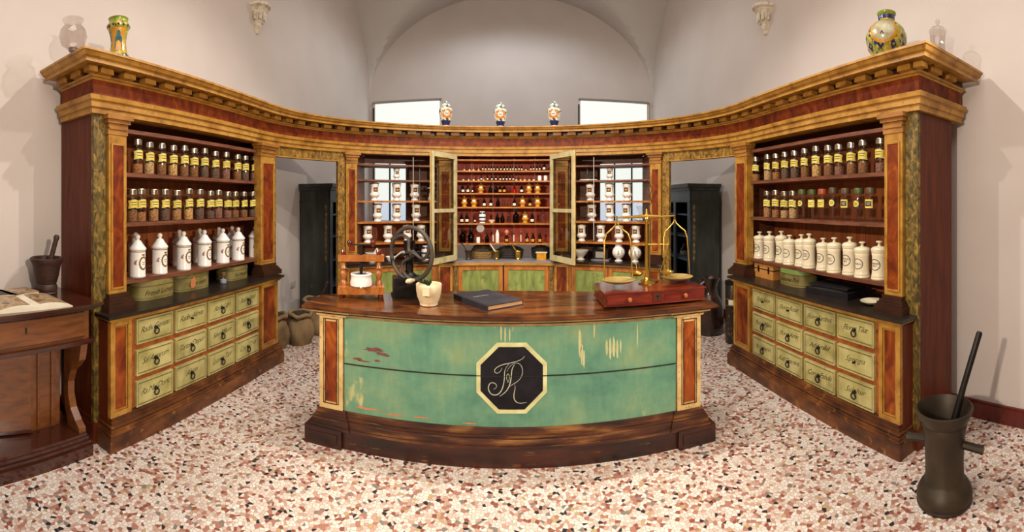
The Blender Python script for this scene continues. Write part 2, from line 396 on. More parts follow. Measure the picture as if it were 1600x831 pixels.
def terrazzo():
    m, nt, b = new_mat('terrazzo'); L = nt.links
    tc = N(nt, 'ShaderNodeTexCoord')
    nz = N(nt, 'ShaderNodeTexNoise'); nz.inputs['Scale'].default_value = 30; L.new(tc.outputs['Object'], nz.inputs['Vector'])
    mx = N(nt, 'ShaderNodeVectorMath', operation='MULTIPLY_ADD'); L.new(nz.outputs['Color'], mx.inputs[0]); mx.inputs[1].default_value = (.009,) * 3; L.new(tc.outputs['Object'], mx.inputs[2])
    v1 = N(nt, 'ShaderNodeTexVoronoi'); v1.voronoi_dimensions = '2D'; v1.inputs['Scale'].default_value = 48; L.new(mx.outputs[0], v1.inputs['Vector'])
    ve = N(nt, 'ShaderNodeTexVoronoi'); ve.voronoi_dimensions = '2D'; ve.feature = 'DISTANCE_TO_EDGE'; ve.inputs['Scale'].default_value = 48; L.new(mx.outputs[0], ve.inputs['Vector'])
    sp = N(nt, 'ShaderNodeSeparateColor'); L.new(v1.outputs['Color'], sp.inputs[0])
    H = hexc
    r = ramp(nt, [(0, H('#ddd3c8')), (.30, H('#d4c5b8')), (.50, H('#cab3a5')), (.63, H('#bd9887')), (.73, H('#a87363')), (.82, H('#8c4f3f')), (.885, H('#b59a6c')), (.905, H('#7d766f')), (.93, H('#2e2a2d')), (.972, H('#e9e1d8'))], 'CONSTANT')
    L.new(sp.outputs[0], r.inputs[0])
    er = ramp(nt, [(.02, (0, 0, 0)), (.075, (1, 1, 1))]); L.new(ve.outputs['Distance'], er.inputs[0])
    m2 = N(nt, 'ShaderNodeMix', data_type='RGBA'); L.new(er.outputs[0], m2.inputs[0]); m2.inputs[6].default_value = c4(H('#94807a')); L.new(r.outputs[0], m2.inputs[7])
    n2 = N(nt, 'ShaderNodeTexNoise'); n2.inputs['Scale'].default_value = 1.3; L.new(tc.outputs['Object'], n2.inputs['Vector'])
    mr = N(nt, 'ShaderNodeMapRange'); mr.inputs[3].default_value = .92; mr.inputs[4].default_value = 1.06; L.new(n2.outputs['Fac'], mr.inputs[0])
    hv = N(nt, 'ShaderNodeHueSaturation'); L.new(mr.outputs[0], hv.inputs['Value']); L.new(m2.outputs[2], hv.inputs['Color'])
    L.new(hv.outputs[0], b.inputs['Base Color']); b.inputs['Roughness'].default_value = .33; b.inputs['Specular IOR Level'].default_value = .35
    return m
M['terrazzo'] = terrazzo()

def counter_green():
    m, nt, b = new_mat('counter_green'); L = nt.links; H = hexc
    tc = N(nt, 'ShaderNodeTexCoord')
    def nz(scale, st, detail=6, loc=(0, 0, 0)):
        mp = N(nt, 'ShaderNodeMapping'); mp.inputs['Scale'].default_value = st; mp.inputs['Location'].default_value = loc; L.new(tc.outputs['Object'], mp.inputs[0])
        n = N(nt, 'ShaderNodeTexNoise'); n.inputs['Scale'].default_value = scale; n.inputs['Detail'].default_value = detail; n.inputs['Roughness'].default_value = .62; L.new(mp.outputs[0], n.inputs[0]); return n
    a = nz(2.2, (1, 1, 1.3)); r = ramp(nt, [(.32, H('#437462')), (.48, H('#5d8b70')), (.6, H('#739371')), (.72, H('#869a68'))]); L.new(a.outputs[0], r.inputs[0])
    f = nz(26, (1, 1, .25)); fr = ramp(nt, [(.35, (.9, .9, .9)), (.65, (1.05, 1.05, 1.05))]); L.new(f.outputs[0], fr.inputs[0])
    mu = N(nt, 'ShaderNodeMix', data_type='RGBA', blend_type='MULTIPLY'); mu.inputs[0].default_value = 1; L.new(r.outputs[0], mu.inputs[6]); L.new(fr.outputs[0], mu.inputs[7])
    w = nz(3.4, (1.6, 1, .55), 7, (4.2, 0, 1.1)); wr = ramp(nt, [(.645, (0, 0, 0)), (.70, (1, 1, 1))]); L.new(w.outputs[0], wr.inputs[0])
    m1 = N(nt, 'ShaderNodeMix', data_type='RGBA'); L.new(wr.outputs[0], m1.inputs[0]); L.new(mu.outputs[2], m1.inputs[6]); m1.inputs[7].default_value = c4(H('#b9b27a'))
    L.new(m1.outputs[2], b.inputs['Base Color']); b.inputs['Roughness'].default_value = .42
    bp = N(nt, 'ShaderNodeBump'); bp.inputs['Strength'].default_value = .08; L.new(f.outputs[0], bp.inputs['Height']); L.new(bp.outputs[0], b.inputs['Normal'])
    return m
M['countergreen'] = counter_green()
M['basegreen'] = pm('base_green', ['#5f6f32', '#7d8a44', '#8f9a52'], 9, (2, 2, .5), rough=.5, bump=.08, wear=('#4b5228', 6, .55, .75))
def maiolica(name, cols, scale):
    m, nt, b = new_mat(name); L = nt.links
    tc = N(nt, 'ShaderNodeTexCoord'); v = N(nt, 'ShaderNodeTexVoronoi'); v.inputs['Scale'].default_value = scale; L.new(tc.outputs['Object'], v.inputs['Vector'])
    sp = N(nt, 'ShaderNodeSeparateColor'); L.new(v.outputs['Color'], sp.inputs[0])
    r = ramp(nt, [(i / len(cols), hexc(c)) for i, c in enumerate(cols)], 'CONSTANT'); L.new(sp.outputs[0], r.inputs[0])
    L.new(r.outputs[0], b.inputs['Base Color']); b.inputs['Roughness'].default_value = .15; b.inputs['Coat Weight'].default_value = .4
    return m
M['maio'] = maiolica('maiolica_yellow', ['#b5a02c', '#9a9430', '#6b7d3a', '#8c8a2c', '#c2a832', '#2a3060', '#7f8f5a', '#a5872c'], 55)
M['maiow'] = maiolica('maiolica_white', ['#e6e6e0', '#dfe6dc', '#e9e9e6', '#5f8c5a', '#e4e2dc', '#4a4f8c', '#e8e8e2', '#dfe3e0'], 42)
M['ochre'] = pm('ochre_glaze', ['#b5791c', '#cf9730'], 20, rough=.2, coat=.3)
M['orange'] = pm('orange_glaze', ['#c9701c', '#dd9436'], 30, rough=.2, coat=.3)
M['bluegreen'] = pm('robe_glaze', ['#2c5560', '#4a7a74'], 25, rough=.2, coat=.3)
M['navy'] = pm('navy_glaze', ['#1b2048', '#2a2f5c'], 25, rough=.2, coat=.3)
M['greenglaze'] = pm('green_glaze', ['#6b7a1c', '#8c9a2c'], 25, rough=.2, coat=.3)
M['palemed'] = pm('pale_medallion', ['#8a8264', '#a39b7c', '#b5ad90'], 22, rough=.2, coat=.3)
M['bookart'] = pm('book_photo', ['#6a4a33', '#94714f', '#b59a78', '#3f4a52'], 14, rough=.4, dist=1.5, lo=.3, hi=.7)
# ------------------------------------------------------------------ the plan line of the furniture: two straight sides and a half ellipse
A_, B_, YC, YF, X0 = 2.3, 2.02, 3.5, 1.6, -.05
NT = 1500
_tab = [0.0]
for i in range(NT):
    p0 = i * PI / 2 / NT; p1 = (i + 1) * PI / 2 / NT
    _tab.append(_tab[-1] + math.hypot(A_ * (math.sin(p1) - math.sin(p0)), B_ * (math.cos(p1) - math.cos(p0))))
Q = _tab[-1]; LS = Q + YC - YF
def PN(s):
    sg = 1 if s >= 0 else -1; a = abs(s)
    if a >= Q: return X0 + sg * A_, YC - (a - Q), -sg, 0.0
    i = max(1, min(bisect.bisect_left(_tab, a), NT)); f = (a - _tab[i - 1]) / (_tab[i] - _tab[i - 1])
    ph = (i - 1 + f) * PI / 2 / NT
    x, y = A_ * math.sin(ph), B_ * math.cos(ph); nx, ny = -x / A_ ** 2, -y / B_ ** 2; l = math.hypot(nx, ny)
    return X0 + sg * x, YC + y, sg * nx / l, ny / l
def P(s, n=0, z=0):
    x, y, nx, ny = PN(s); return (x + n * nx, y + n * ny, z)
def RZ(s):
    _, _, nx, ny = PN(s); return math.atan2(ny, nx) + PI / 2
def cb(s0, s1, n0, n1, z0, z1, mb=None, step=.12, back=None):
    """box bent along the plan line"""
    mb = mb or MB()
    b0, b1 = back if back else (s0, s1)
    if s0 > s1: s0, s1, b0, b1 = s1, s0, b1, b0
    straight = (s0 >= Q) or (s1 <= -Q)
    k = 1 if straight else max(1, math.ceil((s1 - s0) / step)); vs = []; fs = []
    for i in range(k + 1):
        s = s0 + (s1 - s0) * i / k
        sb_ = b0 + (b1 - b0) * i / k
        for n, z, q in ((n0, z0, sb_), (n1, z0, s), (n1, z1, s), (n0, z1, sb_)): vs.append(P(q, n, z))
    for i in range(k):
        for j in range(4):
            j2 = (j + 1) % 4; fs.append((i * 4 + j, i * 4 + j2, i * 4 + 4 + j2, i * 4 + 4 + j))
    fs += [(0, 1, 2, 3), (k * 4 + 3, k * 4 + 2, k * 4 + 1, k * 4)]
    return mb.add(vs, fs)
def frame(s0, s1, z0, z1, w, n0, n1, mb=None):
    mb = mb or MB()
    if s0 > s1: s0, s1 = s1, s0
    cb(s0, s0 + w, n0, n1, z0, z1, mb); cb(s1 - w, s1, n0, n1, z0, z1, mb)
    cb(s0 + w, s1 - w, n0, n1, z0, z0 + w, mb); cb(s0 + w, s1 - w, n0, n1, z1 - w, z1, mb); return mb
def on_path(shape, s, n, z):
    vs, fs = shape; return MB().add([P(s + u, n, z + v) for u, v in vs], fs)

# ------------------------------------------------------------------ the room
XL, XR, YB, YA = -2.80, 2.84, 8.25, -3.99
struct('floor', MB().box(XL - .1, XR + .1, YA - .1, YB + .1, -.08, 0), M['terrazzo'])
struct('wall_left', MB().box(XL - .15, XL, YA - .15, YB + .15, 0, 5.9), M['plaster'])
struct('wall_right', MB().box(XR, XR + .15, YA - .15, YB + .15, 0, 5.9), M['plaster'])
struct('wall_back', MB().box(XL, XR, YB, YB + .15, 0, 5.9), M['plaster'])
struct('wall_front', MB().box(XL, XR, YA - .15, YA, 0, 5.9), M['plaster'])
def vault():
    mb = MB(); xc, xh = (XL + XR) / 2, (XR - XL) / 2
    NXV, NYV = 44, 32; bays = [(YA, .09), (.09, 4.17), (4.17, YB)]
    xs = [xc - xh * math.cos(PI * i / NXV) for i in range(NXV + 1)]
    ys = []
    for a, b in bays: ys += [((a + b) / 2 - (b - a) / 2 * math.cos(PI * j / NYV), a, b) for j in range(NYV + (1 if b == YB else 0))]
    vs = []
    for y, a, b in ys:
        ty = (y - (a + b) / 2) / ((b - a) / 2); hy = 1.95 * math.sqrt(max(0, 1 - ty * ty))
        for x in xs:
            tx = (x - xc) / xh; hx = 1.90 * math.sqrt(max(0, 1 - tx * tx)); vs.append((x, y, 3.70 + max(hx, hy)))
    n = NXV + 1
    return mb.add(vs, [(j * n + i, j * n + i + 1, (j + 1) * n + i + 1, (j + 1) * n + i) for j in range(len(ys) - 1) for i in range(NXV)])
struct('ceiling', vault(), M['vault'], 30)
struct('baseboard_right', MB().box(XR - .025, XR, YA, YB, 0, .115).box(XR - .018, XR, YA, YB, .115, .13), M['redbase'])
struct('baseboard_left', MB().box(XL, XL + .025, YA, YB, 0, .115).box(XL, XL + .018, YA, YB, .115, .13), M['redbase'])
# corbels that carry the vault
for k, (x, sg) in enumerate(((XL, 1), (XR, -1))):
    mb = MB(); prof = [(.0, 3.56), (.02, 3.57), (.05, 3.66), (.04, 3.68), (.055, 3.70), (.07, 3.78), (.11, 3.83), (.10, 3.845), (.13, 3.86), (.13, 3.89), (0, 3.89)]
    vs = []; seg = 10
    for r, z in prof: vs += [(x + sg * r * 1.35 * math.sin(PI * i / seg), 4.17 + r * math.cos(PI * i / seg) * 1.15, z) for i in range(seg + 1)]
    mb.add(vs, [(j * (seg + 1) + i, j * (seg + 1) + i + 1, (j + 1) * (seg + 1) + i + 1, (j + 1) * (seg + 1) + i) for j in range(len(prof) - 1) for i in range(seg)])
    for i in range(5):
        a = PI * (i + .5) / 5; c = (x + sg * .11 * math.sin(a), 4.17 + .09 * math.cos(a), 3.76)
        mb.cbox(c, (.018, .03, .10), rz=0, rx=0)
    tr = struct('trim_%d' % (k + 1), mb, pm('corbel_stone', ['#b3a68f', '#d3c9b6', '#ddd5c6'], 26, rough=.8, bump=.4), 40)
# windows in the far wall, blinds drawn over the upper part
for k, (x0, x1) in enumerate(((-2.70, -1.33), (1.33, 2.74))):
    w = link('window_%d' % (k + 1), mesh('window', MB().box(x0 - .02, x1 + .02, YB - .03, YB - .005, 1.2, 3.63), M['plaster'])); w['kind'] = 'structure'
    link('blind', mesh('blind', MB().box(x0 + .03, x1 - .03, YB - .05, YB - .04, 1.62, 3.57), M['blind']), w)
    link('roller', mesh('roller', MB().tube([(x0 - .01, YB - .06, 3.6), (x1 + .01, YB - .06, 3.6)], .02, 10), M['roller'], 40), w)
    xm = [x0 + (x1 - x0) * q / 4 for q in range(5)]
    for q in range(4):
        link('pane', mesh('pane', MB().box(xm[q] + .015, xm[q + 1] - .015, YB - .042, YB - .034, 1.24, 1.62), M['skypane']), w)
    for q in (1, 2, 3):
        link('mullion', mesh('mullion', MB().box(xm[q] - .014, xm[q] + .014, YB - .075, YB - .052, 1.22, 2.75), M['iron']), w)
    xs_ = x0 if k == 0 else x0
    link('guide_rail', mesh('guide_rail', MB().box(xs_ - .015, xs_ + .005, YB - .06, YB - .02, 1.2, 3.5), M['iron']), w)
tag(link('wall_socket', mesh('wall_socket', MB().box(XL, XL + .012, 4.98, 5.10, .46, .54).box(XL + .012, XL + .016, 5.0, 5.035, .475, .525).box(XL + .012, XL + .016, 5.045, 5.08, .475, .525), M['socket'])), 'small grey wall socket beside the left dark wardrobe', 'socket')

# ------------------------------------------------------------------ entablature over the whole range of furniture
ent = thing('entablature', 'long curved gilt cornice with dentils and red frieze over all the shelving', 'cornice', (X0, 5.4, 2.19))
pl = [(XL + .05, YF), (X0 - A_, YF)]
for i in range(1, 8): pl.append((X0 - A_, YF + (YC - YF) * i / 8))
for i in range(61):
    a = -PI / 2 + PI * i / 60; pl.append((X0 + A_ * math.sin(a), YC + B_ * math.cos(a)))
for i in range(7, 0, -1): pl.append((X0 + A_, YF + (YC - YF) * i / 8))
pl += [(X0 + A_, YF), (XR - .05, YF)]
wpart('architrave', MB().sweep(pl, [(-.12, 2.19), (.02, 2.19), (.02, 2.225), (.034, 2.23), (.034, 2.268), (.05, 2.276), (.055, 2.305), (-.12, 2.305)]), M['gold'], ent, 30)
wpart('frieze', MB().sweep(pl, [(-.12, 2.305), (.004, 2.305), (.004, 2.415), (-.12, 2.415)]), M['burl'], ent, 30)
wpart('bed_moulding', MB().sweep(pl, [(-.12, 2.415), (.012, 2.415), (.018, 2.426), (.032, 2.43), (.04, 2.441), (-.12, 2.441)]), M['gold'], ent, 30)
wpart('dentil_shade_band', MB().sweep(pl, [(-.12, 2.441), (.018, 2.441), (.018, 2.489), (-.12, 2.489)]), M['darkwood'], ent, 30)  # dark colour paints in the shade between the dentils under the corona
wpart('corona', MB().sweep(pl, [(-.12, 2.488), (.14, 2.488), (.14, 2.476), (.15, 2.476), (.15, 2.50), (.158, 2.503), (.168, 2.508), (.18, 2.528), (.19, 2.531), (.19, 2.546), (-.12, 2.546)]), M['gold'], ent, 30)
wpart('top_board', MB().sweep(pl, [(-.36, 2.52), (-.11, 2.52), (-.11, 2.545), (-.36, 2.545)]), M['shelf'], ent, 30)
dm = {}
nd = 56
for i in range(nd):
    s = -LS + .06 + (2 * LS - .12) * i / (nd - 1)
    p = P(s, .018, 2.4415)
    if 'd' not in dm: dm['d'] = mesh('dentil', MB().box(-.052, .052, -.065, 0, 0, .047), M['gold'])
    o = link('dentil', dm['d'], ent, Vector(p) - ent.location, RZ(s))
for sg in (-1, 1):
    for k in range(2):
        link('dentil', dm['d'], ent, Vector((X0 + sg * (A_ + .1 + .19 * k), YF - .018, 2.4415)) - ent.location, 0)
    link('corner_dentil', mesh('corner_dentil', MB().box(-.033, .033, -.033, .033, 0, .047), M['gold']), ent, Vector((X0 + sg * (A_ - .052), YF - .052, 2.4415)) - ent.location)

# ------------------------------------------------------------------ pilaster pieces shared by all units
def pilaster(root, sa, sb, z0=.98, z1=2.06, base=True):
    if sa > sb: sa, sb = sb, sa
    sh = wpart('pilaster', cb(sa + .008, sb - .008, -.06, .022, z0, z1), M['gold'], root)
    wpart('inlay_panel', cb(sa + .038, sb - .038, .021, .026, z0 + .04, z1 - .07), M['burl'], sh, root=root)
    wpart('inlay_frame', frame(sa + .028, sb - .028, z0 + .03, z1 - .06, .011, .021, .030), M['gold'], sh, root=root)
    cp = MB(); 
    for q, (e, n, za, zb) in enumerate(((0, .028, z1, z1 + .035), (.006, .036, z1 + .035, z1 + .05), (.002, .032, z1 + .05, z1 + .075), (-.012, .046, z1 + .075, z1 + .10), (-.026, .062, z1 + .10, 2.19))):
        cb(sa + e, sb - e, -.06, n, za, zb, cp)
    wpart('capital', cp, M['capital'], root)
    if base:
        bp = MB()
        for e, n, za, zb in ((-.035, .085, .87, .918), (-.022, .07, .918, .935), (-.012, .055, .935, .952), (0, .04, .952, z0)): cb(sa + e, sb - e, -.06, n, za, zb, bp)
        wpart('pilaster_base', bp, M['darkwood'], root)

def ring_pull(s, n, z):
    mb = MB(); c = Vector(P(s, n + .012, z))
    x, y, nx, ny = PN(s); T = Vector((ny, -nx, 0)); Nn = Vector((nx, ny, 0)); Z = Vector((0, 0, 1))
    mb.tube([c + Nn * .004 - Z * .022 + .021 * (math.cos(2 * PI * k / 16) * T + math.sin(2 * PI * k / 16) * Z) for k in range(16)], .0046, 6, True)
    mb.tube([c - Nn * .012, c + Nn * .004, c + Nn * .009], [.014, .012, .004], 8)
    return mb

LEFT_TXT = [['Radix Gentian', 'Radix Althea', 'Radix Lign', 'Radix Sarsa'], ['Sal Amarum', 'Tartar Depur', 'Sem Milium', 'Rad Iris'], ['Ra Mal Doric', 'Alum', 'Lumen Tart', 'Cort Chin']]
RIGHT_TXT = [['Folia Senn', 'Flores Rosar', 'Flores Sambuc', 'Flores Tili\u00e6'], ['Flores Malva', 'Flores Arnic', 'Achil millef', 'Spongia'], ['Rosmarin', 'Rad Graminis', 'Coryc Fabula', 'Sulphur']]
NOPULL = {(1, 0, 1), (1, 1, 3), (1, 0, 0), (-1, 0, 1)}
def side_cabinet(sg):
    side = 'left' if sg < 0 else 'right'
    S = lambda a: sg * a
    root = thing('apothecary_cabinet', 'tall %s apothecary cabinet with %s above green drawers' % ('left hand' if sg < 0 else 'right hand', 'flower-painted jars' if sg < 0 else 'oval-marked ivory jars'), 'cabinet', P(S(4.2), -.2, 0))
    W = lambda nm, mb, m, sm=None: wpart(nm, mb, M[m], root, sm)
    back = -.43
    W('end_panel', cb(S(5.25), S(5.285), back, -.03, .14, 2.19), 'mahogany')
    W('end_plinth', cb(S(5.25), S(5.30), back, -.03, 0, .12).merge(cb(S(5.25), S(5.292), back, -.03, .12, .16)), 'mahogany')
    W('end_panel', cb(S(3.09), S(3.12), back, -.03, 0, 2.19), 'mahogany')
    W('carved_strip', cb(S(5.19), S(5.29), -.03, 0, .13, 2.19), 'carved')
    W('strip_foot', cb(S(5.19), S(5.30), -.03, .012, 0, .13), 'mahogany')
    # base
    W('base_carcass', cb(S(3.2), S(5.24), back, .10, .1, .83), 'rail')
    W('base_end', cb(S(5.24), S(5.25), -.1, .10, .1, .83), 'mahogany')
    W('plinth', cb(S(3.15), S(5.275), -.3, .17, 0, .10), 'cabplinth')
    mo = MB()
    for n, a, b in ((.165, .10, .115), (.155, .115, .135), (.148, .135, .15), (.158, .15, .16), (.142, .16, .18), (.132, .18, .20)): cb(S(3.2 - (n - .12)), S(5.225 + (n - .12)), -.3, n, a, b, mo)
    W('plinth_moulding', mo, 'cabplinth')
    W('worktop', cb(S(3.14), S(5.285), .0, .165, .848, .87).merge(cb(S(3.125), S(5.245), back, .0, .848, .87)), 'black')
    W('worktop_edge', cb(S(3.16), S(5.265), -.2, .15, .832, .848).merge(cb(S(3.18), S(5.25), -.2, .14, .82, .832)), 'gold')
    for a, b in ((3.205, 3.50), (5.07, 5.245)):
        fr = W('corner_frame', frame(S(a), S(b), .2, .82, .03, .10, .13), 'gold')
        wpart('corner_panel', cb(S(a + .03), S(b - .03), .10, .116, .23, .79), M['burlbright'], fr, root=root)
        wpart('panel_bead', frame(S(a + .034), S(b - .034), .234, .786, .008, .116, .124), M['gold'], fr, root=root)
    # twelve drawers
    txt = LEFT_TXT if sg < 0 else RIGHT_TXT
    rows = ((.632, .805), (.418, .59), (.205, .378)); s0, pitch = 3.535, .3755
    for r, (za, zb) in enumerate(rows):
        for c in range(4):
            cc = (3 - c) if sg < 0 else c
            a = s0 + cc * pitch + .012; b = s0 + (cc + 1) * pitch - .016
            sa, sb = sorted((S(a), S(b))); sm = (sa + sb) / 2; zm = (za + zb) / 2
            d = wpart('drawer', cb(sa, sb, .07, .124, za, zb), M['drawer'], root)
            bd = frame(sa + .012, sb - .012, za + .012, zb - .012, .0035, .1238, .1246)
            nsc = 22
            for k in range(nsc):
                u = sa + .018 + (sb - sa - .036) * (k + .5) / nsc
                for zz in (za + .0185, zb - .0185): cb(u - .004, u + .004, .1238, .1246, zz - .002, zz + .002, bd)
            wpart('painted_border', bd, M['inkfaint'], d, root=root)
            t = txt[r][c]; tv = text2d(t, .060, .5, .86 if len(t) > 9 else 1.0, 1.0, -.007)
            w_ = max(v[0] for v in tv[0]) - min(v[0] for v in tv[0]); f = min(1.0, .285 / w_)
            tilt = .07
            tv = ([(x * f, y * .95 + x * tilt + .012) for x, y in tv[0]], tv[1])
            wpart('lettering', on_path(tv, sm, .1247, zm), M['ink'], d, root=root)
            if (sg, r, c) in NOPULL:
                x, y, nx, ny = PN(sm); c0 = Vector(P(sm, .124, zm - .005))
                wpart('knob_stub', MB().tube([c0, c0 + Vector((nx, ny, 0)) * .022], [.009, .006], 8), M['iron'], d, root=root)
            else: wpart('ring_pull', ring_pull(sm, .124, zm + .002), M['iron'], d, 40, root=root)
    pilaster(root, S(5.02), S(5.19)); pilaster(root, S(3.115) if sg < 0 else 3.08, S(3.36) if sg < 0 else 3.29)
    for z in (1.045, 1.455, 1.81, 2.12):
        W('shelf', cb(S(3.12), S(5.25), back + .015, -.025, z - .028, z), 'shelf')
    W('roof_panel', cb(S(3.1), S(5.28), -.44, -.02, 2.2, 2.215), 'shelf')
    sh = [3.12 + (5.25 - 3.12) * k / 8 for k in range(9)]
    for k in range(8): W('back_board', cb(S(sh[k] + .002), S(sh[k + 1] - .002), back, back + .012, .86, 2.3), 'backboard')
    W('inner_side', cb(S(5.02), S(5.035), back, -.06, .87, 2.19), 'shelf'); W('inner_side', cb(S(3.185), S(3.2), back, -.06, .87, 2.19), 'shelf')
    return root
side_cabinet(-1); side_cabinet(1)

# ------------------------------------------------------------------ doorways between the sides and the back
SC = -.035
for sg, nm in ((-1, 'left'), (1, 'right')):
    S = lambda a: SC + sg * a
    t = thing('doorway_frame', 'carved gilt frame of the %s doorway to the back room' % nm, 'door frame', P(S(2.6), 0, 0))
    wpart('header', cb(S(2.15), sg * 3.11, -.07, -.004, 2.085, 2.19), M['carvedgold'], t)
    wpart('header_lip', cb(S(2.15), sg * 3.11, -.07, .004, 2.08, 2.09), M['gold'], t)
    wpart('jamb', cb(S(2.06), S(2.15), -.05, -.004, 0, 2.19), M['carvedgold'], t)
    wpart('jamb', cb(sg * 3.065, sg * 3.09, -.2, -.01, 0, 2.09), M['carvedgold'], t)

# ------------------------------------------------------------------ back display units with open glazed backs
ULEV = (2.07, 1.88, 1.62, 1.36, 1.10)
def back_unit(sg):
    S = lambda a: SC + sg * a
    root = thing('display_unit', 'curved %s display unit with white pharmacy jars against the window' % ('left' if sg < 0 else 'right'), 'cabinet', P(S(1.36), -.15, 0))
    W = lambda nm, mb, m, sm=None: wpart(nm, mb, M[m], root, sm)
    pilaster(root, S(1.90), S(2.06)); pilaster(root, S(.665), S(.84))
    W('side_panel', cb(S(1.885), S(1.90), -.36, -.02, .86, 2.19, back=(S(1.665), S(1.68))), 'shelf'); W('side_panel', cb(S(.84), S(.855), -.36, -.02, .86, 2.19), 'shelf')
    for z in ULEV: W('shelf', cb(S(.855), S(1.885), -.35, -.03, z - .022, z, back=(S(.855), S(1.67))), 'unitwood' if z < 1.7 else 'shelf')
    W('top_rail', cb(S(.855), S(1.67), -.36, -.345, 2.11, 2.3), 'shelf')
    W('hanging_cord', MB().tube([P(S(1.16), -.015, 1.12), P(S(1.16), -.015, 2.17)], .0035, 6), 'ceramicw')
    W('roof_panel', cb(S(.66), S(2.06), -.37, -.02, 2.2, 2.215, back=(S(.66), S(1.68))), 'shelf')
    for k in range(2): W('back_board', cb(S(.855 + .155 * k), S(.855 + .155 * (k + 1) - .003), -.365, -.352, .86, 2.3), 'shelf')
    for k in range(4): W('low_back_board', cb(S(1.165 + .126 * k), S(1.165 + .126 * (k + 1) - .003), -.365, -.352, .86, 1.345), 'backboard')
    W('worktop', cb(S(.66), S(2.07), -.36, .10, .835, .862, back=(S(.66), S(1.68))), 'black')
    W('worktop_edge', cb(S(.66), S(2.07), -.06, .085, .815, .835), 'gold')
    W('base_carcass', cb(S(.66), S(2.06), -.36, .04, .08, .815, back=(S(.66), S(1.68))), 'unitwood')
    W('plinth', cb(S(.65), S(2.07), -.3, .08, 0, .1, back=(S(.65), S(1.72))), 'cabplinth')
    for a, b in ((1.90, 2.06), (.67, .85)):
        fr = W('corner_frame', frame(S(a), S(b), .1, .81, .025, .04, .065), 'gold'); wpart('corner_panel', cb(S(a + .02), S(b - .02), .04, .052, .12, .79), M['burlbright'], fr, root=root)
    for a, b in ((.89, 1.36), (1.38, 1.87)):
        d = W('base_door', frame(S(a), S(b), .12, .80, .045, .04, .06), 'unitwood'); wpart('door_panel', cb(S(a + .04), S(b - .04), .04, .05, .16, .76), M['basegreen'], d, root=root)
back_unit(-1); back_unit(1)

# ------------------------------------------------------------------ red centre cabinet with its two glazed doors standing open
CLEV = (2.155, 2.01, 1.88, 1.72, 1.54, 1.33, 1.07)
def centre():
    S = lambda a: SC + a
    root = thing('red_cabinet', 'central red-backed cabinet with rows of little bottles and open glazed doors', 'cabinet', P(SC, -.15, 0))
    W = lambda nm, mb, m, sm=None: wpart(nm, mb, M[m], root, sm)
    for sg in (-1, 1): W('side_panel', cb(S(sg * .64), S(sg * .66), -.30, 0, .86, 2.19), 'redboard')
    for k, z in enumerate(CLEV): W('shelf', cb(S(-.64), S(.64), -.28, -.03, z - .018, z), 'unitwood')
    for k in range(5): W('back_board', cb(S(-.64 + .256 * k), S(-.64 + .256 * (k + 1) - .003), -.30, -.285, 1.05, 2.3), 'redboard')
    W('roof_panel', cb(S(-.66), S(.66), -.31, -.02, 2.2, 2.215), 'shelf')
    W('worktop', cb(S(-.66), S(.66), -.32, .07, .835, .862), 'slate')
    W('worktop_edge', cb(S(-.67), S(.67), -.1, .075, .80, .835), 'gold')
    W('base_carcass', cb(S(-.66), S(.66), -.32, .03, .08, .80), 'unitwood')
    W('plinth', cb(S(-.66), S(.66), -.3, .07, 0, .1), 'cabplinth')
    for a, b in ((-.585, -.01), (.01, .585)):
        d = W('base_door', frame(S(a), S(b), .12, .79, .05, .03, .05), 'unitwood')
        for k in range(2):
            u0 = a + .045 + (b - a - .09) * k / 2; u1 = a + .045 + (b - a - .09) * (k + 1) / 2 - .002
            wpart('door_board', cb(S(u0), S(u1), .028, .038, .16, .745), M['basegreen'], d, root=root)
    for sg in (-1, 1): W('base_strip', cb(S(sg * .60), S(sg * .645), .03, .055, .1, .80), 'carved')
    W('base_divider', cb(S(-.01), S(.01), .02, .032, .1, .80), 'blackwood')
    for sg in (-1, 1):
        h = Vector(P(S(sg * .615), .055, 0)); tip = Vector((X0 - .03 + sg * .865, 4.80, 0)); d = (tip - h).normalized(); nrm = Vector((-d.y, d.x, 0)); wdt = .56
        def dbox(u0, u1, z0, z1, t0=-.014, t1=.014, mb=None):
            mb = mb or MB(); vs = [h + d * u + nrm * t + Vector((0, 0, z)) for z in (z0, z1) for t in (t0, t1) for u in (u0, u1)]
            return mb.add(vs, [(0, 2, 3, 1), (4, 5, 7, 6), (0, 1, 5, 4), (2, 6, 7, 3), (0, 4, 6, 2), (1, 3, 7, 5)])
        za, zb, st = .872, 2.20, .052; zm = 1.50
        do = wpart('glazed_door', dbox(0, st, za, zb), M['cream'], root)
        dbox_parts = (('stile', wdt - st, wdt, za, zb), ('top_rail', st, wdt - st, zb - .06, zb), ('middle_rail', st, wdt - st, zm - .022, zm + .022), ('bottom_rail', st, wdt - st, za, za + .07))
        for nm, a, b, c, e in dbox_parts: wpart(nm, dbox(a, b, c, e), M['cream'], do, root=root)
        wpart('pane', dbox(st, wdt - st, za + .07, zm - .022, -.002, .002), M['pane'], do, root=root)
        wpart('pane', dbox(st, wdt - st, zm + .022, zb - .06, -.002, .002), M['pane'], do, root=root)
        wpart('edge_bead', dbox(wdt, wdt + .006, za, zb, .002, .012), M['gold'], do, root=root)
centre()

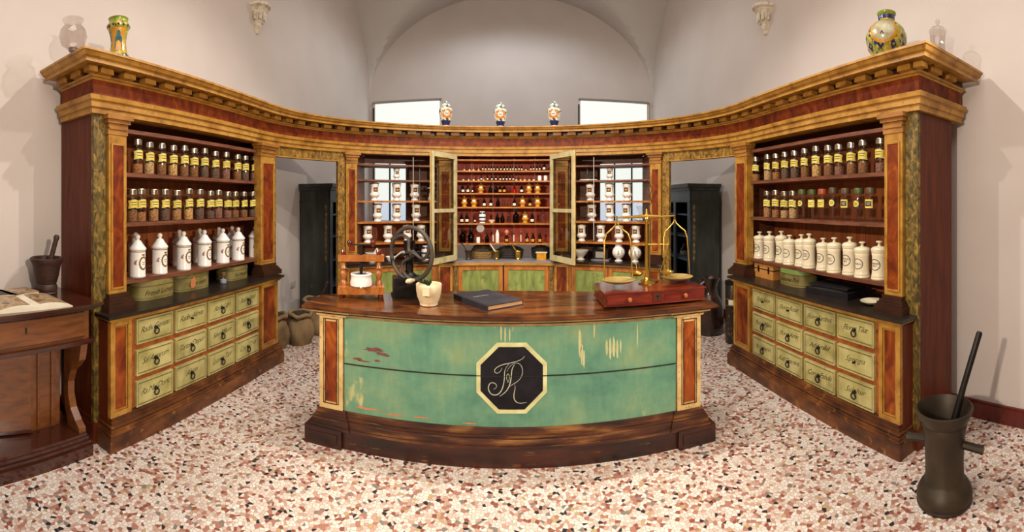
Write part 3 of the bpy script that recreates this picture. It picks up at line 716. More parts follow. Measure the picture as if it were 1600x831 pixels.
# ------------------------------------------------------------------ the shop counter
CT = thing('shop_counter', 'green painted shop counter with black octagonal monogram and dark wooden top', 'counter', (0, 2.85, 0))
def lens(hx, yf, yend, yb, r=.0, n=24):
    p = [(-hx, yf), (hx, yf), (hx, yend)]
    for i in range(1, n):
        t = 1 - 2 * i / n; p.append((hx * t, yend + (yb - yend) * (1 - t * t)))
    return p + [(-hx, yend)]
CW = lambda nm, mb, m, sm=None, par=None: wpart(nm, mb, M[m], par or CT, sm, root=CT)
CW('carcass', MB().prism(lens(1.225, 2.635, 2.86, 3.24), .05, .855), 'mahogany')
CW('plinth', MB().prism(lens(1.315, 2.575, 2.88, 3.29), 0, .115), 'plinth')
for sg in (-1, 1):
    CW('plinth_block', MB().box(min(sg * 1.06, sg * 1.325), max(sg * 1.06, sg * 1.325), 2.55, 2.80, 0, .118), 'plinth')
    CW('block_panel', MB().box(min(sg * 1.09, sg * 1.295), max(sg * 1.09, sg * 1.295), 2.545, 2.56, .03, .09), 'plinth')
mo = [(.0, .115), (.05, .115), (.05, .130), (.041, .134), (.039, .165), (.031, .170), (.031, .182), (.019, .187), (.018, .205), (.010, .209), (.010, .228), (0, .228)]
path = [(-1.245, 2.95), (-1.245, 2.61), (-1.06, 2.61), (-1.06, 2.622), (1.06, 2.622), (1.06, 2.61), (1.245, 2.61), (1.245, 2.95)]
CW('base_moulding', MB().sweep(path, mo), 'mould', 30)
for o_, z_ in ((.046, .131), (.033, .1705), (.022, .1865)): CW('gilt_bead', MB().sweep(path, [(o_ - .006, z_ - .003), (o_ + .003, z_ - .003), (o_ + .003, z_ + .002), (o_ - .006, z_ + .002)]), 'mould', 30)
CW('front_board', MB().box(-1.065, 1.065, 2.617, 2.65, .543, .86), 'countergreen')
CW('front_board', MB().box(-1.065, 1.065, 2.617, 2.65, .222, .538), 'countergreen')
for sg in (-1, 1):
    a, b = sorted((sg * 1.072, sg * 1.24))
    pz = CW('corner_pilaster', MB().box(a, b, 2.605, 2.66, .228, .86), 'goldpale')
    CW('inlay_panel', MB().box(a + .047, b - .047, 2.601, 2.607, .28, .81), 'burlbright', par=pz)
    for w_, m_, dy in ((.028, 'mould', .0015), (.040, 'mould', .003)):
        fr = MB(); q = w_
        for x0, x1, z0, z1 in ((a + q, a + q + .005, .262, .828), (b - q - .005, b - q, .262, .828), (a + q, b - q, .262, .267), (a + q, b - q, .823, .828)): fr.box(x0, x1, 2.605 - dy, 2.608, z0, z1)
        CW('inlay_line', fr, m_, par=pz)
    x0, x1 = sorted((sg * 1.225, sg * 1.245))
    CW('end_panel', MB().box(x0, x1, 2.66, 2.87, .228, .86), 'goldpale')
CW('cornice_moulding', MB().sweep(path, [(0, .846), (.012, .846), (.016, .858), (.022, .862), (0, .862)]), 'goldpale', 30)
CW('cornice_fillet', MB().sweep(path, [(0, .862), (.018, .862), (.018, .87), (0, .87)]), 'darkwood', 30)
CW('cornice_lip', MB().sweep(path, [(0, .87), (.03, .87), (.045, .876), (.05, .884), (.05, .888), (0, .888)]), 'goldpale', 30)
def edge_top(z0, z1, g): return MB().prism(lens(1.335 + g, 2.545 - g, 2.88, 3.30 + g), z0, z1)
CW('counter_top', edge_top(.888, .898, -.012).merge(edge_top(.898, .912, .008)).merge(edge_top(.912, .92, 0)), 'counterwood')
for k, (x, z, w, h) in enumerate(((-.86, .655, .15, .035), (-.80, .63, .11, .03), (-.97, .58, .07, .022), (-.93, .572, .10, .012), (-.84, .585, .06, .02), (-.90, .268, .22, .016), (-.72, .254, .18, .012), (-.55, .258, .14, .010), (-.25, .245, .10, .012), (.43, .73, .020, .20), (.442, .66, .016, .14), (.455, .63, .012, .12), (.60, .69, .016, .11), (.622, .685, .018, .14), (.645, .69, .02, .13), (.668, .68, .016, .12), (.69, .69, .012, .09), (.52, .80, .010, .10), (-.055, .80, .012, .10), (-.03, .79, .010, .11), (-.003, .79, .010, .09), (.80, .75, .008, .16))):
    rr = random.Random(k + 3); pts = []
    for q in range(18):
        a = 2 * PI * q / 18; f = rr.uniform(.5, 1.1) if k <= 8 else rr.uniform(.8, 1.1); pts.append((x + w / 2 * f * math.cos(a), z + h / 2 * f * math.sin(a)))
    CW('worn_patch', MB().add([(u, 2.6163, v) for u, v in pts], [tuple(range(18))]), 'palewear' if k > 8 else 'salmon' if k > 4 else 'maroon')
# octagon with the monogram
OX, OZ = .01, .528
octp = lambda r: [(OX + r / math.cos(PI / 8) * math.cos(PI / 8 + k * PI / 4), OZ + r / math.cos(PI / 8) * math.sin(PI / 8 + k * PI / 4)) for k in range(8)]
def plateY(pts, y0, y1):
    n = len(pts); mb = MB()
    return mb.add([(x, y0, z) for x, z in pts] + [(x, y1, z) for x, z in pts], [tuple(range(n)), tuple(range(2 * n - 1, n - 1, -1))] + [(i, (i + 1) % n, n + (i + 1) % n, n + i) for i in range(n)])
ob = CW('octagon_border', plateY(octp(.216), 2.6135, 2.62), 'creampale')
CW('octagon_field', plateY(octp(.190), 2.6115, 2.618), 'octblack', par=ob)
strokes = [
 ([(525, 170), (522, 190), (490, 212), (440, 230), (380, 245), (310, 258), (250, 282), (213, 315), (218, 346), (245, 355), (278, 335), (294, 295)], 3.4),
 ([(372, 248), (335, 290), (318, 340), (320, 400), (312, 460), (296, 520), (262, 570), (215, 585), (170, 565), (146, 515), (160, 460), (200, 446), (238, 470), (236, 505), (205, 520)], 4.6),
 ([(425, 262), (398, 300), (392, 360), (386, 430), (366, 500), (325, 555), (270, 592)], 4.6),
 ([(345, 335), (365, 290), (410, 250), (460, 240), (500, 275), (512, 335), (496, 395), (455, 440), (400, 470), (372, 490)], 3.4),
 ([(425, 470), (434, 505), (418, 560), (416, 615), (440, 655), (490, 668), (550, 655)], 4.0),
 ([(345, 450), (372, 420), (370, 370), (352, 350), (338, 390), (350, 440), (385, 450)], 2.6)]
for pts, w in strokes:
    k = .000584; q = []
    for a, b in zip(pts, pts[1:]):
        for t in (0, .5): q.append((a[0] + (b[0] - a[0]) * t, a[1] + (b[1] - a[1]) * t))
    q.append(pts[-1]); n = len(q)
    q = [q[0]] + [tuple((q[i - 1][j] + 2 * q[i][j] + q[i + 1][j]) / 4 for j in (0, 1)) for i in range(1, n - 1)] + [q[-1]]
    rad = [w * .00075 * (.35 + .65 * math.sin(PI * (i + .5) / n)) for i in range(n)]
    mb = MB().tube([(OX + (x - 395) * k, 0, OZ - (y - 405) * k) for x, y in q], rad, 6)
    mb.v = [(x, 2.6112 + y * .12, z) for x, y, z in mb.v]
    CW('monogram_stroke', mb, 'monogram', 40, par=ob)
CW('front_seam', MB().box(-1.064, 1.064, 2.6105, 2.618, .5385, .5425), 'blackwood')
# ------------------------------------------------------------------ glass jars on the side cabinets
def RZC(s, w):
    """label side turned a little from the shelf normal towards the middle of the shop floor"""
    x, y, nx, ny = PN(s); l = math.hypot(x, y - .3); return math.atan2(ny * (1 - w) + w * (.3 - y) / l, nx * (1 - w) - w * x / l) + PI / 2
def lathe_me(nm, prof, mat, seg=20, sm=40): return mesh(nm, MB().lathe(prof, seg), M[mat], sm)
JAR = [(0, 0), (.037, 0), (.0405, .004), (.041, .012), (.041, .182), (.039, .193), (.0355, .20), (.035, .212)]
FILL = [(.0, .004), (.038, .004), (.039, .01), (.039, .115), (.02, .122), (0, .12)]
LID = [(0, .204), (.037, .204), (.0378, .206), (.0378, .242), (.036, .2455), (0, .246)]
def ribbon(w, h):
    def fn(u, v):
        t = u / w; uu = u * (1 - .12 * (1 - (2 * v / h) ** 2) * (1 if u < 0 else .9)) if abs(t) > .49 else u
        return (uu, v + .006 * math.cos(2 * PI * t) - .002)
    return grid2d(w, h, 10, 2, fn)
def shrink(shape, f): return [(x * f[0], y * f[1]) for x, y in shape[0]], shape[1]
def print_lines(prof, cz, widths, dz, eps, lw=.0035):
    mb = MB()
    for i, w in enumerate(widths): wrap(mb, grid2d(w, lw, 5, 1), prof, cz - dz * (i - (len(widths) - 1) / 2), eps=eps)
    return mb
rib = ribbon(.104, .084)
LABEL = [('label', mesh('label', wrap(MB(), rib, JAR, .135, eps=.0006), M['labelblack'], 40), [
    ('label_field', mesh('label_field', wrap(MB(), shrink(rib, (.93, .72)), JAR, .135, eps=.0011), M['yellow'], 40)),
    ('label_print', mesh('label_print', print_lines(JAR, .138, (.05, .042), .018, .0016, .005), M['ink'], 40))])]
fills = [lathe_me('contents', [(r, z if z < .1 else z * f) for r, z in FILL], 'contents', 16) for f in (1.0, .8, .6, .9)]
g_me = lathe_me('glass_body', JAR, 'glassjar'); l_me = lathe_me('lid', LID, 'steel', 24, 20)
lid_tall = [(0, .208), (.0375, .208), (.038, .21), (.038, .248), (.036, .252), (0, .252)]
l_alt = {k: lathe_me('lid', lid_tall, k, 24) for k in ('lidgreen', 'lidred', 'lidbrown')}
def rect_label(fieldmat, inner):
    a = mesh('label', wrap(MB(), grid2d(.07, .062, 10, 2), JAR, .135, eps=.0006), M[fieldmat], 40)
    subs = []
    if inner == 'disc': subs = [('label_disc', mesh('label_disc', wrap(MB(), disc2d(.05, .05), JAR, .135, eps=.0012), M['yellow'], 40)), ('label_print', mesh('label_print', print_lines(JAR, .135, (.03, .024), .012, .0018), M['ink'], 40))]
    if inner == 'band': subs = [('label_plate', mesh('label_plate', wrap(MB(), grid2d(.05, .036, 8, 2), JAR, .135, eps=.0012), M['labelblack'], 40)), ('label_print', mesh('label_print', print_lines(JAR, .135, (.034, .026), .011, .0018), M['paper'], 40))]
    if inner == 'lines': subs = [('label_print', mesh('label_print', print_lines(JAR, .135, (.04, .03), .014, .0014), M['ink'], 40))]
    return [('label', a, subs)]
ALT = {'band': rect_label('yellow', 'band'), 'disc': rect_label('labelblack', 'disc'), 'lines': rect_label('yellow', 'lines')}
L1 = [-4.841, -4.725, -4.596, -4.469, -4.340, -4.221, -4.085, -3.941, -3.782, -3.605, -3.477, -3.321]
L2 = [-4.892, -4.807, -4.678, -4.560, -4.427, -4.286, -4.148, -4.008, -3.895, -3.758, -3.640, -3.500, -3.349]
R1 = [3.295, 3.497, 3.637, 3.777, 3.919, 4.060, 4.209, 4.359, 4.481, 4.616, 4.737, 4.907]
R2 = [3.488, 3.630, 3.767, 3.894, 4.020, 4.158, 4.283, 4.410, 4.551, 4.688, 4.809]
rj = random.Random(5)
def space(lst, d):
    out = [lst[0]]
    for v in lst[1:]: out.append(max(v, out[-1] + d))
    return out
def jar_row(lst, z, where, side, alt=None):
    lst = space(lst, .086); n = len(lst)
    for i, s in enumerate(lst):
        a = alt(i) if alt else None
        if a is None:
            proto = [('glass_body', g_me, []), ('contents', fills[rj.randrange(4)], []), ('lid', l_me, [])] + LABEL; kind = 'steel-lidded glass jar with yellow label'
        else:
            proto = [('glass_body', g_me, []), ('lid', l_alt[a[0]], [])] + ALT[a[1]]; kind = '%s-lidded empty glass jar with %s label' % (a[2], a[3])
        lab = '%s, %s from left, %s shelf, %s cabinet' % (kind, ORD[i], where, side)
        x, y, _ = P(s, -.085)
        stamp('glass_jar', lab, 'jar', proto, (x, y, z), RZC(s, .35) + rj.uniform(-.14, .14), 'glass jars on the %s cabinet' % side, (rj.uniform(.97, 1.03),) * 2 + (rj.uniform(.98, 1.05),))
jar_row(L1, 1.81, 'upper', 'left'); jar_row(L2, 1.455, 'middle', 'left')
jar_row(R1, 1.81, 'upper', 'right')
ALTR = {4: ('lidgreen', 'disc', 'green', 'round'), 5: ('lidgreen', 'lines', 'green', 'yellow'), 6: ('lidred', 'lines', 'red', 'yellow'), 7: ('lidbrown', 'disc', 'brown', 'round'), 8: ('lidbrown', 'band', 'brown', 'banded'), 9: ('lidgreen', 'disc', 'green', 'black'), 10: ('lidbrown', 'band', 'brown', 'yellow banded')}
jar_row(R2, 1.455, 'middle', 'right', lambda i: ALTR.get(i))

# white flower-painted jars, left cabinet
FJ = [(0, 0), (.060, 0), (.062, .004), (.062, .012), (.060, .016), (.060, .2)]
FL = [(.0, .2), (.061, .2), (.066, .204), (.066, .212), (.056, .226), (.044, .24), (.034, .256), (.026, .268), (.014, .274), (.012, .279), (.018, .285), (.0205, .296), (.018, .307), (.010, .314), (0, .316)]
fj_gold = MB().lathe([(.0602, .186), (.0608, .187), (.0608, .192), (.0602, .193)], 24)
fw = MB(); wrap(fw, ring2d(.056, .076, .078, .098, 32, .07), FJ, .105, a0=.12); wrap(fw, grid2d(.03, .012, 4, 1), FJ, .166, a0=.12)
ff = MB()
for du, dv, r in ((-.058, .012, .009), (-.066, .0, .007), (-.056, -.004, .007), (-.05, .022, .005)): wrap(ff, disc2d(r * 2, r * 2, 8, 1), FJ, .105, du=du, dv=dv)
fpr = MB(); wrap(fpr, disc2d(.056, .076), FJ, .105, a0=.12, eps=.0004)
FLOWER = [('body', lathe_me('body', FJ + [(0, .2)], 'ceramicw', 28), [('wreath', mesh('wreath', fw, M['giltline'], 40)), ('flower_spray', mesh('flower_spray', ff, M['pink'], 40)), ('gilt_band', mesh('gilt_band', fj_gold, M['giltline'], 40)),
          ('name_print', mesh('name_print', wrap(wrap(MB(), grid2d(.03, .004, 4, 1), FJ, .112, a0=.12), grid2d(.026, .004, 4, 1), FJ, .098, a0=.12), M['inkfaint'], 40))]), ('lid', lathe_me('lid', FL, 'ceramicw', 28), [])]
for i, s in enumerate([-4.824, -4.596, -4.325, -4.062, -3.803, -3.564, -3.290]):
    stamp('porcelain_jar', 'white flower-painted porcelain jar, %s from left in front row, left cabinet' % ORD[i], 'jar', FLOWER, P(s, -.10, 1.045), RZC(s, .15) + .1, 'flower-painted jars')
for i, s in enumerate([-4.70, -4.20, -3.933, -3.650, -3.44]):
    stamp('porcelain_jar', 'white flower-painted porcelain jar, %s from left in back row, left cabinet' % ORD[i], 'jar', FLOWER, P(s, -.27, 1.045), RZC(s, .15) + .1, 'flower-painted jars')

# ivory jars with blue ovals, right cabinet
IJ = [(0, 0), (.058, 0), (.060, .004), (.060, .010), (.0565, .016), (.0585, .022), (.055, .034), (.0525, .06), (.0515, .12), (.0525, .165), (.0555, .186), (.0535, .19), (.0575, .196), (.0575, .2)]
IL = [(0, .2), (.0575, .2), (.0585, .206), (.060, .214), (.0585, .222), (.048, .232), (.03, .238), (.014, .241), (.011, .246), (.011, .258), (.013, .262), (.024, .266), (.0245, .272), (.018, .277), (0, .278)]
ij_me = lathe_me('body', IJ + [(0, .2)], 'ivory', 28); il_me = lathe_me('lid', IL, 'ivory', 28)
ov_me = mesh('oval_outline', wrap(MB(), ring2d(.078, .072, .089, .083, 32), IJ, .108), M['blueline'], 40)
ITXT = ['UNGUENT\nPOLIN', 'ALOE\nSUCC', 'EXTRACT\nFERRI', 'CASSIA', 'PULVIS\nE', 'LICHEN\nISLAND', 'FLOR\nTILIA', 'NUX\nCOLA', 'TINCTURA\nMIRT', 'CANELLA', 'RHABARB\nPULV']
R3 = space([3.326, 3.521, 3.687, 3.837, 3.983, 4.111, 4.268, 4.420, 4.574, 4.723, 4.874], .124)
for i, s in enumerate(R3):
    tx = text2d(ITXT[i], .018, 0, .9, .95)
    tm = mesh('lettering', wrap(MB(), tx, IJ, .108, eps=.0012), M['ink'], 40)
    stamp('ivory_jar', 'ivory ceramic jar with blue oval, %s from left, right cabinet' % ORD[i], 'jar', [('body', ij_me, [('oval_outline', ov_me), ('lettering', tm)]), ('lid', il_me, [])], P(s, -.105 + .02 * (i % 2), 1.045), RZC(s, .3) - .2, 'ivory oval-marked jars', (1.04, 1.04, 1.0 + .05 * ((i * 7) % 3 - 1)))

# boxes and small things on the cabinet worktops
def oval_box(label, s, n, w, d, h, txt, seam, cat='box', lidmat='hatbox', patch=False):
    t = thing('oval_box', label, cat, P(s, n, .87), RZ(s))
    ax = lambda k: [((w / 2) * math.copysign(abs(math.cos(2 * PI * i / 40)) ** .62, math.cos(2 * PI * i / 40)) * k, (d / 2) * math.copysign(abs(math.sin(2 * PI * i / 40)) ** .62, math.sin(2 * PI * i / 40)) * k) for i in range(40)]
    b = lpart('body', MB().prism(ax(1), 0, h * .72), M['hatbox'], t, 40)
    l = lpart('lid', MB().prism(ax(1.018), h * .70, h), M[lidmat], t, 40)
    for z in (h * .08, h * .7): lpart('seam_line', MB().prism(ax(1.021 if z > h * .5 else 1.004), z, z + .004), M['inkfaint'], b, 40)
    if txt:
        vs, fs = text2d(txt, h * .36, .4); wd_ = max(v[0] for v in vs) - min(v[0] for v in vs); f = min(1, w * .72 / wd_)
        def yf(u): 
            c = min(.999, abs(u) / (w / 2)); a = c ** (1 / .62); return -(d / 2) * (math.sqrt(max(0, 1 - a * a)) ** .62) - .0015
        lpart('lettering', MB().add([(x * f, yf(x * f), h * .38 + y + x * .04) for x, y in vs], fs), M['ink'], b)
        if patch:
            pts = [(-.08, .03), (-.055, .035), (-.045, .06), (-.03, .03), (-.02, .012), (-.03, -.03), (-.07, -.045), (-.085, -.02)]
            lpart('bare_patch', MB().add([(x, yf(x) - .001, h * .42 + y) for x, y in pts], [tuple(range(8))]), M['salmon'], b)
    return t
oval_box('olive oval chip box lettered in script, leftmost under the flower-painted jars', -4.66, -.15, .40, .24, .145, 'Frondi Lichen', True)
oval_box('olive oval box with bare orange patch between two other oval boxes', -4.215, -.17, .42, .25, .150, 'Gum mirr', True, patch=True)
oval_box('small brown stained oval box at the far end of left worktop', -3.60, -.15, .33, .22, .128, 'Fol Menth', True)
t = thing('corked_bottle', 'little corked glass bottle of blue-white crystals between olive oval boxes', 'bottle', P(-3.872, -.04, .87))
lpart('glass_body', MB().lathe([(0, 0), (.03, 0), (.034, .01), (.034, .04), (.018, .058), (.016, .075)], 16), M['glass'], t, 40)
lpart('crystals', MB().lathe([(0, .003), (.028, .003), (.031, .012), (.03, .036), (0, .042)], 12), pm('crystals', ['#6b7690', '#c4cbdc'], 160, rough=.5), t)
lpart('cork', MB().lathe([(0, .07), (.016, .07), (.02, .1), (0, .1)], 12), M['cork'], t, 40)
t = thing('tan_case', 'tan leather case with dark straps at left end of right worktop', 'case', P(3.47, -.15, .87), RZ(3.47))
lpart('body', MB().box(-.16, .16, -.10, .10, 0, .085), M['box_orange'], t); lpart('lid', MB().box(-.162, .162, -.102, .102, .087, .135), M['box_orange'], t)
lpart('lid_seam', MB().box(-.163, .163, -.1035, .1035, .083, .091), M['blackwood'], t)
for x in (-.08, .09): lpart('clasp', MB().box(x - .008, x + .008, -.11, -.1, .055, .115), M['iron'], t)
oval_box('green-lidded oval box with worn script beside the tan case', 3.90, -.14, .36, .24, .145, 'Gemmae Pini', True, lidmat='boxgreen')
t = thing('black_satchel', 'flat black leather satchel lying on the right cabinet worktop', 'bag', P(4.42, -.13, .87), RZ(4.42) + .1)
def pillow(w, d, h, n=10, puff=.35):
    vs = []; fs = []
    for top in (1, 0):
        for j in range(n + 1):
            for i in range(n + 1):
                u, v = 2 * i / n - 1, 2 * j / n - 1
                e = (1 - abs(u) ** 4) * (1 - abs(v) ** 4); vs.append((u * w / 2, v * d / 2, h * ((1 - puff) + puff * e) if top else 0))
    m = (n + 1) ** 2
    for j in range(n):
        for i in range(n):
            a = j * (n + 1) + i; fs.append((a, a + 1, a + n + 2, a + n + 1)); fs.append((m + a, m + a + n + 1, m + a + n + 2, m + a + 1))
    edge = [i for i in range(n + 1)] + [j * (n + 1) + n for j in range(1, n + 1)] + [n * (n + 1) + i for i in range(n - 1, -1, -1)] + [j * (n + 1) for j in range(n - 1, 0, -1)]
    for a, b in zip(edge, edge[1:] + edge[:1]): fs.append((a, m + a, m + b, b))
    return MB().add(vs, fs)
lpart('body', pillow(.44, .30, .075), M['blackleather'], t, 50); lpart('flap', pillow(.40, .2, .02).xform(Matrix.Translation((0, -.03, .066))), M['blackleather'], t, 50)
t = thing('white_dish', 'small pale dish behind the near pilaster of the right cabinet', 'dish', P(4.86, -.04, .87))
lpart('bowl', MB().lathe([(0, .004), (.04, .004), (.07, .02), (.085, .028), (.086, .031), (.07, .025), (.035, .01), (0, .009)], 24), M['ivory'], t, 40)

# ------------------------------------------------------------------ white pharmacy jars in the back display units
AJ = [(0, 0), (.045, 0), (.048, .006), (.046, .014), (.034, .026), (.032, .034), (.046, .046), (.060, .062), (.0625, .074), (.058, .088), (.050, .098), (.049, .106), (.049, .17), (.056, .184), (.058, .195), (.054, .205), (.054, .21)]
AL = [(0, .21), (.06, .21), (.062, .214), (.06, .22), (.03, .224), (0, .225)]
alb = [('body', lathe_me('body', AJ + [(0, .21)], 'ceramicw', 24), [('label', mesh('label', wrap(MB(), grid2d(.056, .054, 8, 1), AJ, .138, eps=.001), M['brownlabel'], 40)), ('label_oval', mesh('label_oval', wrap(MB(), disc2d(.04, .024, 16, 2), AJ, .138, eps=.0018), M['amberlabel'], 40))]), ('lid', lathe_me('lid', AL, 'brassdull', 24), [])]
rows = {-1: [(1.88, [-1.380], .68), (1.62, [-1.659, -1.380, -1.153], 1), (1.36, [-1.620, -1.380, -1.135], 1), (1.10, [-1.745, -1.491, -1.248, -1.071], 1)],
        1: [(1.88, [1.303], .72), (1.62, [1.057, 1.299, 1.521], 1), (1.36, [1.075, 1.303, 1.512], 1), (1.10, [.948, 1.191, 1.419, 1.634], 1)]}
lev = {1.88: 'top', 1.62: 'second', 1.36: 'third', 1.10: 'lowest'}
for sg in (-1, 1):
    for z, lst, k in rows[sg]:
        for i, s in enumerate(lst):
            sd = 'left' if sg < 0 else 'right'
            lb = ('small white pharmacy jar alone on the top jar shelf, %s display unit' % sd) if len(lst) == 1 else 'white waisted pharmacy jar, %s from left, %s jar shelf, %s display unit' % (ORD[i], lev[z], sd)
            stamp('pharmacy_jar', lb, 'jar', alb, P(s, -.12, z), RZ(s), 'white pharmacy jars', k)
t = thing('sponge_jar', 'lidded glass jar of white lumps behind the left glazed door', 'jar', P(-.94, -.12, 1.62))
lpart('glass_body', MB().lathe([(0, 0), (.05, 0), (.052, .006), (.052, .15), (.046, .16)], 20), M['glass'], t, 40)
lpart('white_lumps', MB().lathe([(0, .004), (.046, .004), (.048, .03), (.03, .07), (.036, .085), (.02, .11), (0, .115)], 12), M['ceramic'], t, 40)
lpart('lid', MB().lathe([(0, .158), (.054, .158), (.055, .17), (.02, .176), (.01, .185), (.014, .195), (.008, .205), (0, .206)], 20), M['ivory'], t, 40)
t = thing('dried_specimen', 'dark dried specimen on a pale tray, upper shelf of right display unit', 'specimen', P(1.03, -.14, 1.88), RZ(1.03))
def lump(rx, ry, rz_, n=16, m=8, amp=.15, seed=1, z0=0):
    r = random.Random(seed); vs = [(0, 0, z0 + rz_)]; fs = []
    for j in range(1, m + 1):
        ph = PI / 2 * j / m
        for i in range(n):
            f = 1 + r.uniform(-amp, amp) * (j < m); a = 2 * PI * i / n
            vs.append((rx * math.sin(ph) * math.cos(a) * f, ry * math.sin(ph) * math.sin(a) * f, z0 + rz_ * math.cos(ph) * f))
    for i in range(n): fs.append((0, 1 + i, 1 + (i + 1) % n))
    for j in range(m - 1):
        for i in range(n):
            a = 1 + j * n + i; b = 1 + j * n + (i + 1) % n; fs.append((a, a + n, b + n, b))
    fs.append(tuple(1 + (m - 1) * n + i for i in range(n - 1, -1, -1)))
    return MB().add(vs, fs)
lpart('tray', MB().prism([(.12 * math.cos(2 * PI * k / 20), .06 * math.sin(2 * PI * k / 20)) for k in range(20)], 0, .015), M['ceramic'], t, 40)
lpart('body', lump(.10, .05, .06, seed=4, z0=.015), M['herb'], t)
t = thing('glass_funnel', 'clear glass funnel standing on the third shelf, right display unit', 'funnel', P(1.685, -.12, 1.36))
lpart('cone', MB().lathe([(.03, 0), (.032, .006), (.008, .02), (.007, .08), (.05, .19), (.052, .195)], 18), M['glass'], t, 40)
MO = [(0, 0), (.045, 0), (.048, .008), (.03, .02), (.032, .03), (.06, .06), (.085, .10), (.09, .112), (.086, .115), (.05, .06), (0, .045)]
t = thing('footed_bowl', 'white footed mortar bowl behind the right glazed door', 'bowl', P(.94, -.09, .862))
lpart('bowl', MB().lathe([(r * 1.18, z * 1.12) for r, z in MO], 28), M['ceramic'], t, 40)
t = thing('black_casket', 'black patterned casket on the lower shelf, right display unit', 'box', P(1.196, -.12, .862), RZ(1.196))
lpart('body', MB().box(-.10, .10, -.06, .06, .02, .13), M['iron'], t); lpart('base', MB().box(-.115, .115, -.075, .075, 0, .02), M['slate'], t)
lpart('lid', MB().prism([(.12 * math.cos(2 * PI * k / 24), .08 * math.sin(2 * PI * k / 24)) for k in range(24)], .13, .15).merge(lump(.09, .06, .04, 16, 5, .02, 2, .15)), M['iron'], t, 40)
lpart('front_ornament', MB().box(-.06, .06, -.062, -.06, .035, .115), M['marblegrey'], t)
VS = [(0, 0), (.05, 0), (.052, .008), (.03, .022), (.028, .03), (.055, .05), (.078, .085), (.082, .115), (.072, .15), (.05, .178), (.042, .19), (.045, .21), (.05, .222), (.047, .223), (.038, .2), (0, .19)]
for s, nm in ((1.422, 'left'), (1.631, 'right')):
    t = thing('white_vase', 'bulbous white vase, %s one of two under the lowest jar shelf' % nm, 'vase', P(s, -.09, .862), 0, 'white vases')
    lpart('body', MB().lathe(VS, 24), M['ceramicw'], t, 40); lpart('glaze_marks', wrap(wrap(MB(), grid2d(.02, .06, 4, 4), VS, .11, a0=-.3), grid2d(.012, .05, 4, 4), VS, .12, a0=.3), M['marblegrey'], t, 40)
t = thing('white_mortar', 'white mortar on the worktop left of the grinder wheel', 'mortar', P(-1.70, -.09, .862)); lpart('bowl', MB().lathe(MO, 24), M['ceramicw'], t, 40); lpart('pestle', MB().tube([(0, 0, .06), (.07, 0, .17)], [.018, .012], 8), M['ceramicw'], t, 40)
t = thing('porcelain_ladle', 'white porcelain scoop lying on left display unit worktop', 'scoop', P(-1.47, -.06, .862)); lpart('bowl', MB().lathe([(0, .0), (.04, .005), (.06, .04), (.065, .06), (.05, .04), (0, .015)], 20), M['ceramicw'], t, 40); lpart('handle', MB().tube([(.05, 0, .05), (.1, -.02, .09), (.14, -.03, .12)], .010, 8), M['ceramicw'], t, 40)
t = thing('white_mortar', 'white mortar seen through the grinder wheel', 'mortar', P(-1.25, -.08, .862)); lpart('bowl', MB().lathe(MO, 24), M['ceramicw'], t, 40)
BW = [(0, 0), (.045, 0), (.047, .006), (.04, .02), (.052, .05), (.058, .10), (.05, .15), (.04, .165), (.046, .18), (.044, .185), (0, .185)]
def bluejar(loc, lb, k=1.0):
    t = thing('blue_white_jar', lb, 'jar', loc); t.scale = (k,) * 3
    b = lpart('body', MB().lathe(BW, 20), M['ceramicw'], t, 40)
    mb = MB()
    for z in (.03, .09, .155): wrap(mb, grid2d(.36 * prof_r(BW, z) / .058, .022, 30, 2), BW, z, eps=.0016)
    lpart('blue_band', mb, M['navy'], b, 40)
bluejar(P(-1.02, -.09, .862), 'blue-banded white jar behind the left glazed door')

